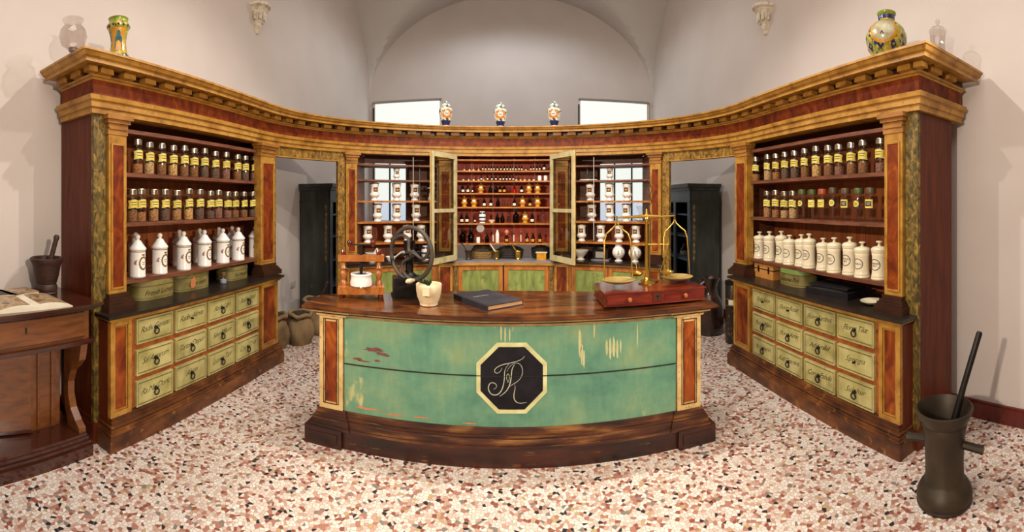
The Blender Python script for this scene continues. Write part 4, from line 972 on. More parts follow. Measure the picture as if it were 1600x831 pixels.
# ------------------------------------------------------------------ bottles of the red centre cabinet
def bproto(kind):
    T = {}
    def L(nm, prof, mat, seg=12): return mesh(nm, MB().lathe(prof, seg), M[mat], 40)
    body = [(0, 0), (.021, 0), (.022, .003), (.022, .05), (.017, .06), (.009, .066), (.009, .076), (.011, .08)]
    stop = [(0, .076), (.009, .076), (.010, .09), (.013, .094), (.012, .102), (0, .104)]
    lab = lambda m, w=.034, h=.026: ('label', mesh('label', wrap(MB(), grid2d(w, h, 6, 1), body, .027, eps=.0008), M[m], 40), [])
    if kind == 'vial': b = [(0, 0), (.012, 0), (.0125, .04), (.007, .047), (.007, .056), (.009, .058)]; return [('glass_body', L('glass_body', b, 'darkglass', 10), []), ('stopper', L('stopper', [(0, .054), (.008, .055), (.007, .067), (0, .068)], 'blackwood', 8), []), ('label', mesh('label', wrap(MB(), grid2d(.018, .016, 4, 1), b, .022, eps=.0008), M['paper'], 40), [])]
    if kind == 'clearvial': b = [(0, 0), (.014, 0), (.0145, .045), (.008, .053), (.008, .066), (.011, .068)]; return [('glass_body', L('glass_body', b, 'glass', 10), []), ('powder', L('powder', [(0, .002), (.012, .002), (.012, .018), (0, .02)], 'ceramic', 10), [])]
    if kind == 'dark': return [('glass_body', L('glass_body', body, 'darkglass'), []), ('stopper', L('stopper', stop, 'blackwood', 10), [])]
    if kind == 'darklabel': return [('glass_body', L('glass_body', body, 'darkglass'), []), ('stopper', L('stopper', stop, 'blackwood', 10), []), lab('paper')]
    if kind == 'amberlabel': return [('glass_body', L('glass_body', body, 'amber'), []), ('stopper', L('stopper', stop, 'blackwood', 10), []), lab('amberlabel')]
    if kind == 'red': return [('glass_body', L('glass_body', body, 'redglass'), []), ('tincture', L('tincture', [(0, .002), (.019, .003), (.0195, .046), (0, .048)], 'orange', 10), []), ('stopper', L('stopper', stop, 'blackwood', 10), [])]
    if kind == 'clear': return [('glass_body', L('glass_body', body, 'glass'), []), ('stopper', L('stopper', stop, 'glass', 10), [])]
    if kind == 'tube': return [('glass_body', L('glass_body', [(0, 0), (.018, 0), (.018, .004), (.010, .01), (.010, .12), (.012, .124)], 'glass', 10), []), ('liquid', L('liquid', [(0, .012), (.008, .012), (.008, .08), (0, .081)], 'ceramic', 8), [])]
    if kind == 'white': return [('body', L('body', [(0, 0), (.021, 0), (.022, .004), (.022, .045), (.019, .05)], 'ceramicw'), []), ('lid', L('lid', [(0, .048), (.022, .048), (.022, .058), (0, .06)], 'ceramicw'), [])]
    if kind == 'pot':
        b = [(0, 0), (.026, 0), (.028, .006), (.022, .016), (.024, .024), (.036, .036), (.037, .046), (.028, .056), (.027, .076), (.032, .084), (.032, .09)]
        return [('body', L('body', b, 'ochre', 16), [('label', mesh('label', wrap(MB(), disc2d(.034, .022, 12, 1), b, .066, eps=.002), M['ceramic'], 40))]), ('lid', L('lid', [(0, .09), (.038, .09), (.04, .096), (.024, .104), (.01, .108), (.011, .118), (0, .12)], 'brass', 16), [])]
    if kind == 'ball': return [('glass_body', L('glass_body', body, 'amber'), []), lab('amberlabel'), ('stopper', L('stopper', [(0, .076), (.008, .076), (.009, .088), (.02, .098), (.023, .112), (.016, .128), (0, .133)], 'peach', 14), [])]
    if kind == 'stick': return [('body', L('body', [(0, 0), (.018, 0), (.019, .004), (.019, .09), (.012, .11), (.006, .13), (0, .132)], 'ceramic', 12), [])]
BP = {k: bproto(k) for k in ('vial', 'clearvial', 'dark', 'darklabel', 'amberlabel', 'red', 'clear', 'tube', 'white', 'pot', 'ball', 'stick')}
DESC = {'vial': ('vial', 'tiny dark labelled vial'), 'clearvial': ('vial', 'tiny clear vial with pale powder'), 'dark': ('bottle', 'plain dark glass bottle'), 'darklabel': ('bottle', 'dark bottle with pale label'), 'amberlabel': ('bottle', 'amber bottle with tan label'), 'red': ('bottle', 'bottle of bright red liquid'), 'clear': ('bottle', 'clear stoppered bottle'), 'tube': ('glass tube', 'footed clear glass tube'), 'white': ('jar', 'small white lidded jar'), 'pot': ('pot', 'ochre and gilt lidded pot'), 'ball': ('bottle', 'amber bottle with pink ball stopper'), 'stick': ('jar', 'slim white conical container')}
v, cv, dk, dl, al, rd, cl, tb, wh, po, ba, sk = 'vial clearvial dark darklabel amberlabel red clear tube white pot ball stick'.split()
CR = [(2.01, 'top', [-0.530, -0.461, -0.414, -0.348, -0.298, -0.260, -0.221, -0.188, -0.156, -0.112, -0.067, -0.024, 0.013, 0.052, 0.085, 0.119, 0.161, 0.195, 0.248, 0.309, 0.345, 0.383, 0.423, 0.479], [cv] * 4 + [v] * 14 + [cv] + [v] * 4 + [dl], 1.12),
      (1.88, 'second', [-0.541, -0.473, -0.410, -0.348, -0.316, -0.287, -0.238, -0.181, -0.131, -0.074, -0.036, 0.005, 0.047, 0.087, 0.127, 0.180, 0.233, 0.288, 0.348, 0.421, 0.497], [cv] * 4 + [v, cv] + [v] * 8 + [cv] * 5 + [wh] * 2, 1.15),
      (1.72, 'third', [-0.549, -0.486, -0.427, -0.321, -0.200, -0.131, -0.078, -0.025, 0.104, 0.195, 0.286, 0.396], [dl, dl, v, po, dk, dk, al, al, rd, dl, po, po], 1.12),
      (1.54, 'fourth', [-0.530, -0.408, -0.279, -0.196, -0.105, -0.034, 0.032, 0.102, 0.206, 0.301, 0.396], [po, po, dl, dl, dk, cl, cl, dl, po, al, po], 1.2),
      (1.33, 'fifth', [-0.564, -0.497, -0.397, -0.112, -0.048, 0.032, 0.123, 0.239, 0.328, 0.464], [dl, dl, v, dk, dk, cl, dk, po, dl, cl], 1.28),
      (1.07, 'bottom', [-0.552, -0.495, -0.442, -0.351, -0.241, -0.165, -0.112, 0.005, 0.096, 0.184, 0.263, 0.335, 0.426], [dk, cl, dk, wh, dk, tb, sk, ba, tb, tb, al, al, al], 1.3)]
for z, nm, ss, kinds, k in CR:
    mins = {v: .034, cv: .034}
    for i, (s, kd) in enumerate(zip(ss, kinds)):
        c_, d_ = DESC[kd]
        if (nm, i) == ('bottom', 3): d_ = 'squat white jar'
        kk = k * (1.45 if (nm, i) in (('bottom', 0), ('bottom', 2), ('fifth', 6), ('fifth', 9)) else 1)
        stamp('little_' + c_.replace(' ', '_') if c_ in ('bottle', 'jar', 'vial', 'pot') else 'glass_tube', '%s, %s from left, %s shelf of red cabinet' % (d_, ORD[i], nm), c_, BP[kd], P(s, -.10 - .03 * (i % 2 if kd in (v, cv) else 0), z), RZ(s), 'little vessels in the red cabinet', kk)
bluejar(P(-.302, -.11, 1.33), 'blue and white jar on the fifth shelf of the red cabinet', .82)
t = thing('cream_bowl', 'small cream bowl beside the blue and white jar, red cabinet', 'bowl', P(-.184, -.10, 1.33)); lpart('bowl', MB().lathe([(0, 0), (.022, 0), (.024, .005), (.046, .036), (.047, .04), (.04, .032), (0, .01)], 20), M['ivory'], t, 40)
t = thing('grey_disc', 'round pale grey disc propped at the bottom shelf of the red cabinet', 'disc', P(-.33, -.045, 1.262), RZ(-.33)); 
lpart('disc', MB().lathe([(0, -.006), (.05, -.006), (.052, -.003), (.052, .003), (.05, .006), (0, .006)], 28).xform(Matrix.Rotation(PI / 2, 4, 'X')), M['marblegrey'], t, 40); lpart('stem', MB().tube([(0, .004, -.05), (0, .004, -.192)], .004, 6), M['iron'], t)
# baskets, mortars and a box on the slate worktop
def basket(s, n, rx, ry, h, heap, lb, dark, seed):
    t = thing('herb_basket', lb, 'basket', P(s, n, .862), RZ(s)); m_ = M['wickerdark' if dark else 'wicker']
    bd = lpart('body', MB().lathe([(0, 0), (.86, 0), (.9, .01), (.96, h * .5), (1, h), (.96, h), (.9, .02), (0, .015)], 28, sx=rx, sy=ry), m_, t, 40)
    for z in (h * .25, h * .5, h * .75, h): lpart('woven_band', MB().tube([(rx * (.92 + .09 * z / h) * math.cos(2 * PI * k / 28), ry * (.92 + .09 * z / h) * math.sin(2 * PI * k / 28), z) for k in range(28)], .006, 6, True), m_, bd, 40)
    mb = lump(rx * .95, ry * .95, heap, 24, 8, .12, seed, h * .8); r = random.Random(seed)
    for k in range(220):
        a = r.uniform(0, 2 * PI); q = math.sqrt(r.random()); c = Vector((rx * .95 * q * math.cos(a), ry * .95 * q * math.sin(a), h * .8 + heap * math.sqrt(max(0, 1 - q * q)) + .004))
        d = Vector((r.uniform(-1, 1), r.uniform(-1, 1), r.uniform(-.3, .8))).normalized() * r.uniform(.012, .03); e = Vector((r.uniform(-1, 1), r.uniform(-1, 1), r.uniform(-1, 1))).normalized() * .004
        mb.add([c - d - e, c + d, c - d + e], [(0, 1, 2)])
    tag(lpart('herbs', mb, M['herb'], t), kind='stuff')
basket(-.30, -.165, .155, .10, .085, .115, 'pale wicker basket heaped with dark dried herbs, between two brass mortars', False, 3)
basket(.045, -.18, .18, .105, .11, .07, 'dark basket of twiggy herbs behind two brass mortars, middle of slate top', True, 5)
basket(.43, -.19, .13, .095, .13, .06, 'dark basket of herbs behind the yellow box', True, 8)
BM = [(0, 0), (.040, 0), (.043, .006), (.034, .016), (.032, .024), (.036, .05), (.037, .085), (.046, .104), (.047, .108), (.041, .108), (.032, .06), (0, .04)]
for s, m_, lb, k, pm_ in ((-.481, 'bronze', 'dark bronze mortar at left end of the slate worktop', 1.1, 'castiron'), (-.122, 'brassdull', 'brass mortar with pale leaning pestle, slate worktop', 1.0, 'ivory'), (.151, 'brass', 'bright brass goblet mortar with pestle, slate worktop', 1.0, 'brassdull')):
    t = thing('brass_mortar', lb, 'mortar', P(s, -.02, .862), RZ(s)); t.scale = (k,) * 3
    lpart('bowl', MB().lathe(BM, 20), M[m_], t, 40); lpart('pestle', MB().tube([(.01, 0, .05), (-.05, .0, .15), (-.075, 0, .185), (-.085, 0, .2)], [.011, .008, .008, .012], 8), M[pm_], t, 40)
t = thing('yellow_box', 'small open yellow wooden box at right end of slate worktop', 'box', P(.455, -.02, .862), RZ(.455)); lpart('body', MB().box(-.06, .06, -.04, .04, 0, .09), M['ochre'], t); lpart('rim', MB().box(-.072, .072, -.05, .05, .09, .1), M['ivory'], t)
# ------------------------------------------------------------------ vessels on top of the entablature
TOPZ = 2.546
t = thing('glass_goblet', 'round clear glass goblet at front end of the left cornice', 'goblet', (-2.47, 1.52, TOPZ)); t.scale = (1.12,) * 3
lpart('bowl', MB().lathe([(.012, .07), (.03, .075), (.07, .105), (.085, .15), (.078, .19), (.056, .218), (.05, .228), (.052, .236), (.066, .252), (.067, .255)], 28), M['smokeglass'], t, 40)
lpart('stem', MB().lathe([(0, 0), (.05, 0), (.05, .005), (.02, .018), (.012, .035), (.018, .048), (.012, .06), (.024, .075), (0, .078)], 20), M['glass'], t, 40)
lpart('collar', MB().lathe([(0, .066), (.026, .066), (.028, .085), (0, .086)], 20), M['slate'], t, 40)
AV = [(0, 0), (.072, 0), (.076, .006), (.074, .03), (.062, .05), (.054, .09), (.052, .13), (.058, .17), (.068, .205), (.080, .225), (.079, .235), (.066, .252), (.062, .258), (.064, .275), (.068, .28), (.060, .28), (0, .24)]
t = thing('maiolica_albarello', 'waisted maiolica drug jar painted with a robed figure, left cornice', 'jar', (-2.28, 1.76, TOPZ), .92)
b = lpart('body', MB().lathe(AV, 28), M['maio'], t, 40)
lpart('ochre_panel', wrap(MB(), grid2d(.085, .15, 10, 10), AV, .13, eps=.001), M['ochre'], b, 40)
fig = [(-.006, .055), (.008, .055), (.013, .04), (.011, .028), (.022, .012), (.024, -.03), (.026, -.058), (-.024, -.058), (-.022, -.02), (-.02, .012), (-.010, .028), (-.012, .042)]
lpart('robed_figure', wrap(MB(), poly2d(fig), AV, .13, eps=.003), M['bluegreen'], b, 40)
lpart('rim_band', MB().lathe([(.0665, .252), (.0625, .259), (.0645, .275), (.0685, .281)], 28), M['greenglaze'], b, 40)
for z in (.025, .222):
    mb = MB()
    for k in range(14): wrap(mb, disc2d(.014, .012, 8, 1), AV, z, a0=2 * PI * k / 14, eps=.0015)
    tag(lpart('dark_dots', mb, M['navy'], b, 40), kind='stuff')
BV = [(0, 0), (.075, 0), (.08, .008), (.095, .04), (.125, .09), (.14, .14), (.138, .18), (.12, .225), (.09, .255), (.062, .27), (.056, .28), (.056, .315), (.064, .325), (.064, .335), (.054, .335), (0, .3)]
t = thing('maiolica_vase', 'large round yellow maiolica vase with pale medallion, right cornice', 'vase', (2.24, 1.86, TOPZ), -.80)
b = lpart('body', MB().lathe(BV, 36), M['maio'], t, 40)
md = lpart('medallion', wrap(MB(), disc2d(.16, .16, 32, 5), BV, .185, eps=.002, a0=-.25), M['palemed'], b, 40)
lpart('medallion_ring', wrap(wrap(MB(), ring2d(.155, .155, .176, .176, 36), BV, .185, eps=.003, a0=-.25), ring2d(.176, .176, .19, .19, 36), BV, .185, eps=.0025, a0=-.25), M['ochre'], b, 40)
mb = MB()
for k in range(9): wrap(mb, poly2d([(0, .03), (.022, 0), (0, -.03), (-.022, 0)]), BV, .085, a0=2 * PI * k / 9 + .3, eps=.003)
for k in range(6): wrap(mb, poly2d([(0, .02), (.012, 0), (0, -.02), (-.012, 0)]), BV, .15, a0=2 * PI * k / 6 + .75, eps=.003)
tag(lpart('navy_lozenges', mb, M['navy'], b, 40), kind='stuff')
lpart('neck_band', MB().lathe([(.0568, .284), (.0568, .312)], 36), M['navy'], b, 40)
lpart('lip', MB().lathe([(.057, .314), (.065, .325), (.065, .336), (.053, .336)], 36), M['greenglaze'], b, 40)
t = thing('glass_urn', 'tall lidded cut glass jar at front end of the right cornice', 'jar', (2.60, 1.68, TOPZ)); t.scale = (1.2,) * 3
lpart('body', MB().lathe([(0, 0), (.05, 0), (.05, .006), (.03, .02), (.044, .045), (.047, .10), (.044, .17), (.048, .22), (.052, .235)], 20), M['smokeglass'], t, 40)
lpart('lid', MB().lathe([(.054, .235), (.054, .242), (.04, .258), (.016, .268), (.008, .28), (.016, .295), (.012, .308), (0, .312)], 20), M['glass'], t, 40)
GJ = [(0, 0), (.05, 0), (.05, .008), (.042, .018), (.05, .045), (.07, .10), (.084, .16), (.088, .19), (.082, .22), (.062, .24), (.056, .25), (.056, .256)]
GLd = [(0, .256), (.062, .256), (.064, .264), (.05, .285), (.03, .296), (.02, .302), (.022, .312), (.014, .322), (0, .324)]
tx = text2d('SEM', .022, 0)
gj = [('body', mesh('body', MB().lathe(GJ + [(0, .25)], 28), M['maiow'], 40), [
        ('orange_cartouche', mesh('orange_cartouche', wrap(MB(), ring2d(.075, .06, .135, .11, 24, .12), GJ, .155, eps=.0015), M['orange'], 40)),
        ('cartouche_field', mesh('cartouche_field', wrap(MB(), disc2d(.078, .062, 24, 3), GJ, .155, eps=.001), M['ceramic'], 40)),
        ('blue_foot_band', mesh('blue_foot_band', MB().lathe([(.044, .019), (.0515, .045), (.062, .075)], 28), M['navy'], 40)),
        ('green_leaf', mesh('green_leaf', wrap(MB(), poly2d([(0, .025), (.012, 0), (0, -.02), (-.012, 0)]), GJ, .092, eps=.002), M['leaf'], 40)),
        ('name_print', mesh('name_print', print_lines(GJ, .155, (.045,), .01, .0025, .006), M['ink'], 40))]),
      ('lid', mesh('lid', MB().lathe(GLd, 28), M['maiow'], 40), [])]
for s, w in ((-.79, 'leftmost'), (-.075, 'middle'), (.63, 'rightmost')):
    stamp('ginger_jar', 'lidded white maiolica jar with orange cartouche, %s of three on the back cornice' % w, 'jar', gj, P(s, .08, TOPZ), RZ(s), 'jars on the back cornice')

# ------------------------------------------------------------------ things on the counter
CZ = .92
t = thing('screw_press', 'small wooden tincture screw press with white cup, left on the counter', 'press', (-1.06, 2.93, CZ), .33); t.scale = (1, 1, .92)
lpart('base', MB().box(-.165, .165, -.09, .09, .03, .085), M['amberwood'], t)
for x in (-.14, .14):
    for y in (-.065, .065): lpart('foot', MB().lathe([(0, 0), (.012, 0), (.018, .012), (.016, .03), (0, .03)], 12, (x, y, 0)), M['redwood'], t, 40)
for x in (-.128, .128):
    lpart('post', MB().lathe([(0, .085), (.024, .085), (.024, .11), (.015, .13), (.022, .15), (.026, .175), (.020, .20), (.014, .205), (.024, .215), (.024, .225), (.016, .24), (.018, .275), (0, .275)], 16, (x, 0, 0)), M['amberwood'], t, 40)
    lpart('post_finial', MB().lathe([(0, .325), (.018, .325), (.018, .345), (.022, .35), (.018, .365), (0, .368)], 14, (x, 0, 0)), M['redwood'], t, 40)
lpart('crossbeam', MB().prism([(-.165, -.03), (.165, -.03), (.165, .03), (-.165, .03)], .275, .325), M['amberwood'], t)
lpart('screw', MB().lathe([(0, .15), (.011, .15)] + [(.011 + .002 * (k % 2), .16 + k * .008) for k in range(30)] + [(.011, .41), (0, .41)], 12), M['iron'], t, 40)
lpart('press_plate', MB().lathe([(0, .14), (.03, .14), (.03, .15), (.01, .165), (0, .165)], 16), M['iron'], t, 40)
hb = lpart('handle_bar', MB().tube([(-.085, 0, .405), (.085, 0, .405)], .006, 8), M['iron'], t, 40)
for x in (-.085, .085): lpart('handle_knob', MB().lathe([(0, .385), (.012, .39), (.018, .41), (.02, .425), (.012, .44), (0, .444)], 14, (x, 0, 0)), M['redwood'], hb, 40)
CP = [(0, .085), (.068, .085), (.078, .092), (.080, .115), (.074, .15), (.073, .165), (.078, .178), (.074, .186), (.062, .184), (.058, .13), (0, .12)]
cp = lpart('white_cup', MB().lathe(CP, 28, (0, -.03, 0)), M['ceramicw'], t, 40)
lpart('pulp', MB().lathe([(0, .165), (.06, .165), (.06, .173), (0, .176)], 20, (0, -.03, 0)), M['herb'], cp, 40)
lpart('spout', MB().tube([(0, -.10, .10), (0, -.125, .094)], [.012, .008], 8), M['ceramicw'], cp, 40); lpart('drip_mark', MB().cbox((0, -.1045, .105), (.008, .002, .018)), M['ink'], cp)

t = thing('wheel_grinder', 'cast iron grinder with big spoked flywheel on the counter', 'grinder', (-.70, 3.0, CZ), .0)
lpart('base_box', MB().cbox((-.04, .02, .075), (.20, .17, .13), rz=.35), M['iron'], t); lpart('base_foot', MB().cbox((-.04, .02, .006), (.22, .19, .012), rz=.35), M['iron'], t)
lpart('pedestal', MB().lathe([(0, .14), (.06, .14), (.055, .15), (.03, .17), (.028, .30), (.035, .32), (.028, .34), (0, .345)], 16, (-.03, .05, 0)), M['iron'], t, 40)
lpart('hopper', MB().lathe([(0, .34), (.026, .34), (.042, .37), (.045, .40), (.04, .40), (0, .35)], 18, (-.03, .05, 0)), M['iron'], t, 40)
HC = Vector((.0, -.03, .315)); yaw = -.45; U = Vector((math.cos(yaw), math.sin(yaw), 0)); Zv = Vector((0, 0, 1)); WR = .186
wn = U.cross(Zv).normalized()
wh_ = lpart('flywheel', MB().tube([HC + WR * (math.cos(2 * PI * k / 48) * U + math.sin(2 * PI * k / 48) * Zv) for k in range(48)], .0155, 10, True), M['castiron'], t, 60)
for k in range(3):
    a = 2 * PI * k / 3 + .5; pts = []
    for i in range(13):
        q = i / 12; ang = a - .8 * math.sin(PI * q); pts.append(HC + (WR * q) * (math.cos(ang) * U + math.sin(ang) * Zv))
    lpart('spoke', MB().tube(pts, [.016 - .005 * math.sin(PI * i / 12) for i in range(13)], 8), M['castiron'], wh_, 60)
lpart('hub', MB().tube([HC - wn * .03, HC + wn * .03], .024, 14), M['castiron'], wh_, 40)
lpart('axle', MB().tube([HC - wn * .0, HC - wn * .10], .010, 8).merge(MB().tube([HC, HC + wn * .10], .010, 8)), M['iron'], t, 40)
hp = HC + WR * (math.cos(-1.35) * U + math.sin(-1.35) * Zv)
vn = wn if wn.y < 0 else -wn
lpart('crank_handle', MB().tube([hp, hp + vn * .03, hp + vn * .05, hp + vn * .085, hp + vn * .1], [.008, .012, .018, .017, .008], 10), M['stone'], wh_, 50)

t = thing('stone_mortar', 'cream stone mortar with leafy sprig, front of the flywheel', 'mortar', (-.535, 2.79, CZ)); t.scale = (.98, .98, .93)
SM = [(0, 0), (.055, 0), (.062, .006), (.06, .014), (.064, .025), (.078, .06), (.085, .10), (.087, .15), (.084, .154), (.073, .15), (.066, .08), (0, .05)]
lpart('bowl', MB().lathe(SM, 30), M['stone'], t, 50); lpart('lug', MB().box(-.022, .022, -.102, -.07, .085, .145), M['stone'], t)
lf = MB()
for k, (dx, dz, a) in enumerate(((-.045, .05, .9), (-.02, .045, .4), (.005, .04, -.2), (-.01, .02, .1))):
    c = Vector((dx + .01, -.06 + .01 * k, .150 + dz * .45)); d = Vector((-math.sin(a) * .035, -.01, math.cos(a) * .03)); w = Vector((.016, -.006, .006)); nn = Vector((0, -.004, 0))
    lf.add([c - d, c - w, c + d, c + w, c - d + nn, c - w + nn, c + d + nn, c + w + nn], [(0, 1, 2, 3), (7, 6, 5, 4), (0, 4, 5, 1), (1, 5, 6, 2), (2, 6, 7, 3), (3, 7, 4, 0)])
lpart('leaf_sprig', lf, M['leaf'], t)
t = thing('black_ledger', 'black leather ledger lying askew on the middle of the counter', 'book', (-.155, 2.93, CZ), math.radians(127))
lpart('cover', MB().box(-.21, .21, -.145, .14, 0, .005).box(-.21, .21, -.145, .14, .028, .033).box(-.21, .21, .135, .148, 0, .033), M['leather'], t)
lpart('page_block', MB().box(-.205, .205, -.14, .136, .005, .028), M['pages'], t)
lpart('silver_title', MB().tube([(.05 + .008 * math.sin(k * 1.9), .085 - .0055 * k, .0335) for k in range(24)], .0016, 5), M['marblegrey'], t)

t = thing('scale_box', 'low mahogany drawer box carrying the brass balances', 'box', (.945, 2.83, CZ))
lpart('carcass', MB().box(-.345, .345, -.185, .185, .022, .094), M['redwood'], t); lpart('top', MB().box(-.352, .352, -.19, .19, .094, .102), M['redwood'], t); lpart('base_lip', MB().box(-.352, .352, -.19, .19, .016, .024), M['redwood'], t)
for x in (-.31, .31):
    for y in (-.15, .15): lpart('foot', MB().lathe([(0, 0), (.016, 0), (.022, .008), (.018, .017), (0, .017)], 12, (x, y, 0)), M['mahogany'], t, 40)
for a, b in ((-.335, -.05), (.05, .335)):
    d = lpart('drawer_front', MB().box(a, b, -.189, -.18, .03, .09), M['redwood'], t)
    lpart('knob', MB().lathe([(0, 0), (.008, 0), (.006, .012), (.014, .02), (.012, .03), (0, .034)], 14).xform(Matrix.Translation(((a + b) / 2, -.188, .06)) @ Matrix.Rotation(PI / 2, 4, 'X')), M['amberwood'], d, 40)
pz = lpart('lock_plate', MB().box(-.032, .032, -.191, -.18, .032, .09), M['mahogany'], t); lpart('keyhole', MB().box(-.005, .005, -.1925, -.19, .042, .082).box(-.012, .012, -.1925, -.19, .062, .07), M['ink'], pz)
BZ = CZ + .102
t = thing('balance_scale', 'large brass balance with two shallow pans on the mahogany box', 'scale', (.955, 2.90, BZ))
lpart('column', MB().lathe([(0, 0), (.06, 0), (.06, .006), (.03, .014), (.014, .03), (.011, .05), (.0105, .435), (.016, .445), (.018, .465), (.012, .48), (.006, .525), (0, .535)], 16), M['brass'], t, 40)
bmz = .475
bd_ = Vector((1, .10, 0)).normalized()
lpart('beam', MB().tube([bd_ * -.225 + Zv * (bmz - .004), bd_ * -.12 + Zv * bmz, bd_ * 0 + Zv * (bmz + .004), bd_ * .12 + Zv * bmz, bd_ * .225 + Zv * (bmz + .004)], [.006, .008, .015, .008, .006], 8), M['brass'], t, 40)
lpart('hook_wire', MB().tube([bd_ * -.1 + Zv * (bmz - .012), bd_ * -.05 + Zv * (bmz - .035), Zv * (bmz - .04), bd_ * .06 + Zv * (bmz - .03), bd_ * .11 + Zv * (bmz - .008)], .0025, 6), M['brassdull'], t)
for sg in (-1, 1):
    e = bd_ * (sg * .225) + Zv * (bmz + .004 * sg); pzc = Vector((e.x, e.y - .05, .045 if sg < 0 else .035))
    hoop = []
    for k in (-1, 1):
        hoop.append([e + Zv * -.02, e + Vector((k * .010, 0, -.05)), e + Vector((k * .045, -.008, -.085)), e + Vector((k * .078, -.012, -.11)), e + Vector((k * .092, -.02, -.16)), e + Vector((k * .096, -.035, -.28)), pzc + Vector((k * .10, 0, .008))])
    pn = lpart('pan', MB().lathe([(0, -.022), (.05, -.018), (.095, -.006), (.114, .006), (.116, .009), (.095, .0), (.05, -.011), (0, -.015)], 32, tuple(pzc)), M['panbrass'], t, 40)
    for h_ in hoop: lpart('pan_arm', MB().tube(h_, [.004, .005, .006, .006, .006, .005, .003], 8), M['brass'], pn, 50)
    lpart('hanger', MB().tube([e + Zv * .012, e + Zv * -.025], .006, 8), M['brassdull'], pn)
t = thing('hand_balance', 'smaller brass balance with chained pans beside the big column', 'scale', (1.005, 2.98, BZ))
lpart('stand_base', MB().lathe([(0, 0), (.065, 0), (.065, .008), (.02, .014), (.006, .02), (.005, .42), (0, .421)], 20), M['brassdull'], t, 40)
lpart('hook', MB().tube([(-.02, 0, .74), (.02, 0, .68), (.0, 0, .62), (.018, 0, .58), (-.012, 0, .54), (.012, 0, .48), (0, -.02, .42), (.0, -.03, .37), (.0, -.03, .27)], .003, 6), M['iron'], t)
lpart('beam', MB().tube([(-.14, -.03, .268), (0, -.03, .272), (.14, -.03, .268)], [.004, .008, .004], 8), M['brass'], t, 40)
for sg in (-1, 1):
    cx_ = sg * .115; pz_ = .072
    pn = lpart('pan', MB().lathe([(0, -.022), (.035, -.016), (.05, .0), (.052, .003), (.044, -.004), (.03, -.012), (0, -.017)], 24, (cx_, -.05, pz_)), M['brass'], t, 40)
    for k in range(3):
        a = 2 * PI * k / 3 + .4; lpart('chain', MB().tube([(sg * .135, -.03, .268), (cx_ + .048 * math.cos(a), -.05 + .048 * math.sin(a), pz_)], .0018, 5), M['brassdull'], pn)

# ------------------------------------------------------------------ left side table with mortar and books
TT = thing('side_table', 'dark walnut side cupboard table against the left wall', 'table', (-2.5, .75, 0))
TW = lambda nm, mb, m, sm=None, par=None: wpart(nm, mb, M[m], par or TT, sm, root=TT)
y0, y1 = -.20, 1.50
TW('table_top', MB().box(-2.79, -2.19, y0 - .05, y1 + .05, .945, .962).box(-2.79, -2.175, y0 - .065, y1 + .065, .962, .975), 'tabledark')
TW('under_moulding', MB().box(-2.79, -2.215, y0 - .03, y1 + .03, .93, .945), 'tabledark')
TW('apron', MB().box(-2.79, -2.25, y0, y1, .745, .93), 'table')
for a, b in ((-.17, .62), (.66, 1.46)):
    d = TW('drawer_front', MB().box(-2.25, -2.24, a, b, .765, .92), 'table'); TW('keyhole', MB().box(-2.24, -2.237, (a + b) / 2 - .006, (a + b) / 2 + .006, .84, .875), 'ink', par=d); TW('drawer_bead', MB().box(-2.24, -2.236, a, b, .765, .77).box(-2.24, -2.236, a, b, .915, .92), 'tabledark', par=d)
TW('lower_moulding', MB().box(-2.79, -2.225, y0 - .03, y1 + .03, .728, .745).box(-2.79, -2.235, y0 - .02, y1 + .02, .715, .728), 'tabledark')
TW('cupboard_side', MB().box(-2.79, -2.46, y1 - .12, y1 - .09, .14, .715), 'table'); TW('cupboard_front', MB().box(-2.50, -2.46, 1.20, y1 - .12, .14, .715), 'table'); TW('cupboard_front', MB().box(-2.50, -2.46, y0 + .1, .72, .14, .715), 'table')
TW('cupboard_interior', MB().box(-2.79, -2.74, y0 + .1, y1 - .12, .14, .715), 'darkrecess')
for yy in (1.19, 1.24, 1.34): TW('front_reeding', MB().box(-2.46, -2.448, yy, yy + .018, .16, .70), 'table')
# the cupboard door stands ajar
hd = Vector((-2.455, 1.19, 0)); an = math.radians(-104); dd = Vector((math.cos(an) * 1, math.sin(an), 0)); dn = Vector((-dd.y, dd.x, 0))
def dbx(u0, u1, z0, z1, t0, t1): 
    vs = [hd + dd * u + dn * t_ + Vector((0, 0, z)) for z in (z0, z1) for t_ in (t0, t1) for u in (u0, u1)]
    return MB().add(vs, [(0, 2, 3, 1), (4, 5, 7, 6), (0, 1, 5, 4), (2, 6, 7, 3), (0, 4, 6, 2), (1, 3, 7, 5)])
dr = TW('cupboard_door', dbx(0, .42, .15, .705, 0, .024), 'table')
TW('door_keyhole', dbx(.36, .372, .42, .47, .024, .027).merge(dbx(.36, .372, .42, .47, -.003, 0)), 'ink', par=dr); TW('door_moulding', dbx(0, .42, .15, .17, .02, .03), 'tabledark', par=dr)
TW('floor_board', MB().box(-2.79, -2.27, y0, y1, .12, .14), 'tabledark'); TW('plinth', MB().box(-2.79, -2.24, y0 - .03, y1 + .03, 0, .07).box(-2.79, -2.255, y0 - .02, y1 + .02, .07, .095).box(-2.79, -2.265, y0 - .01, y1 + .01, .095, .12), 'tabledark')
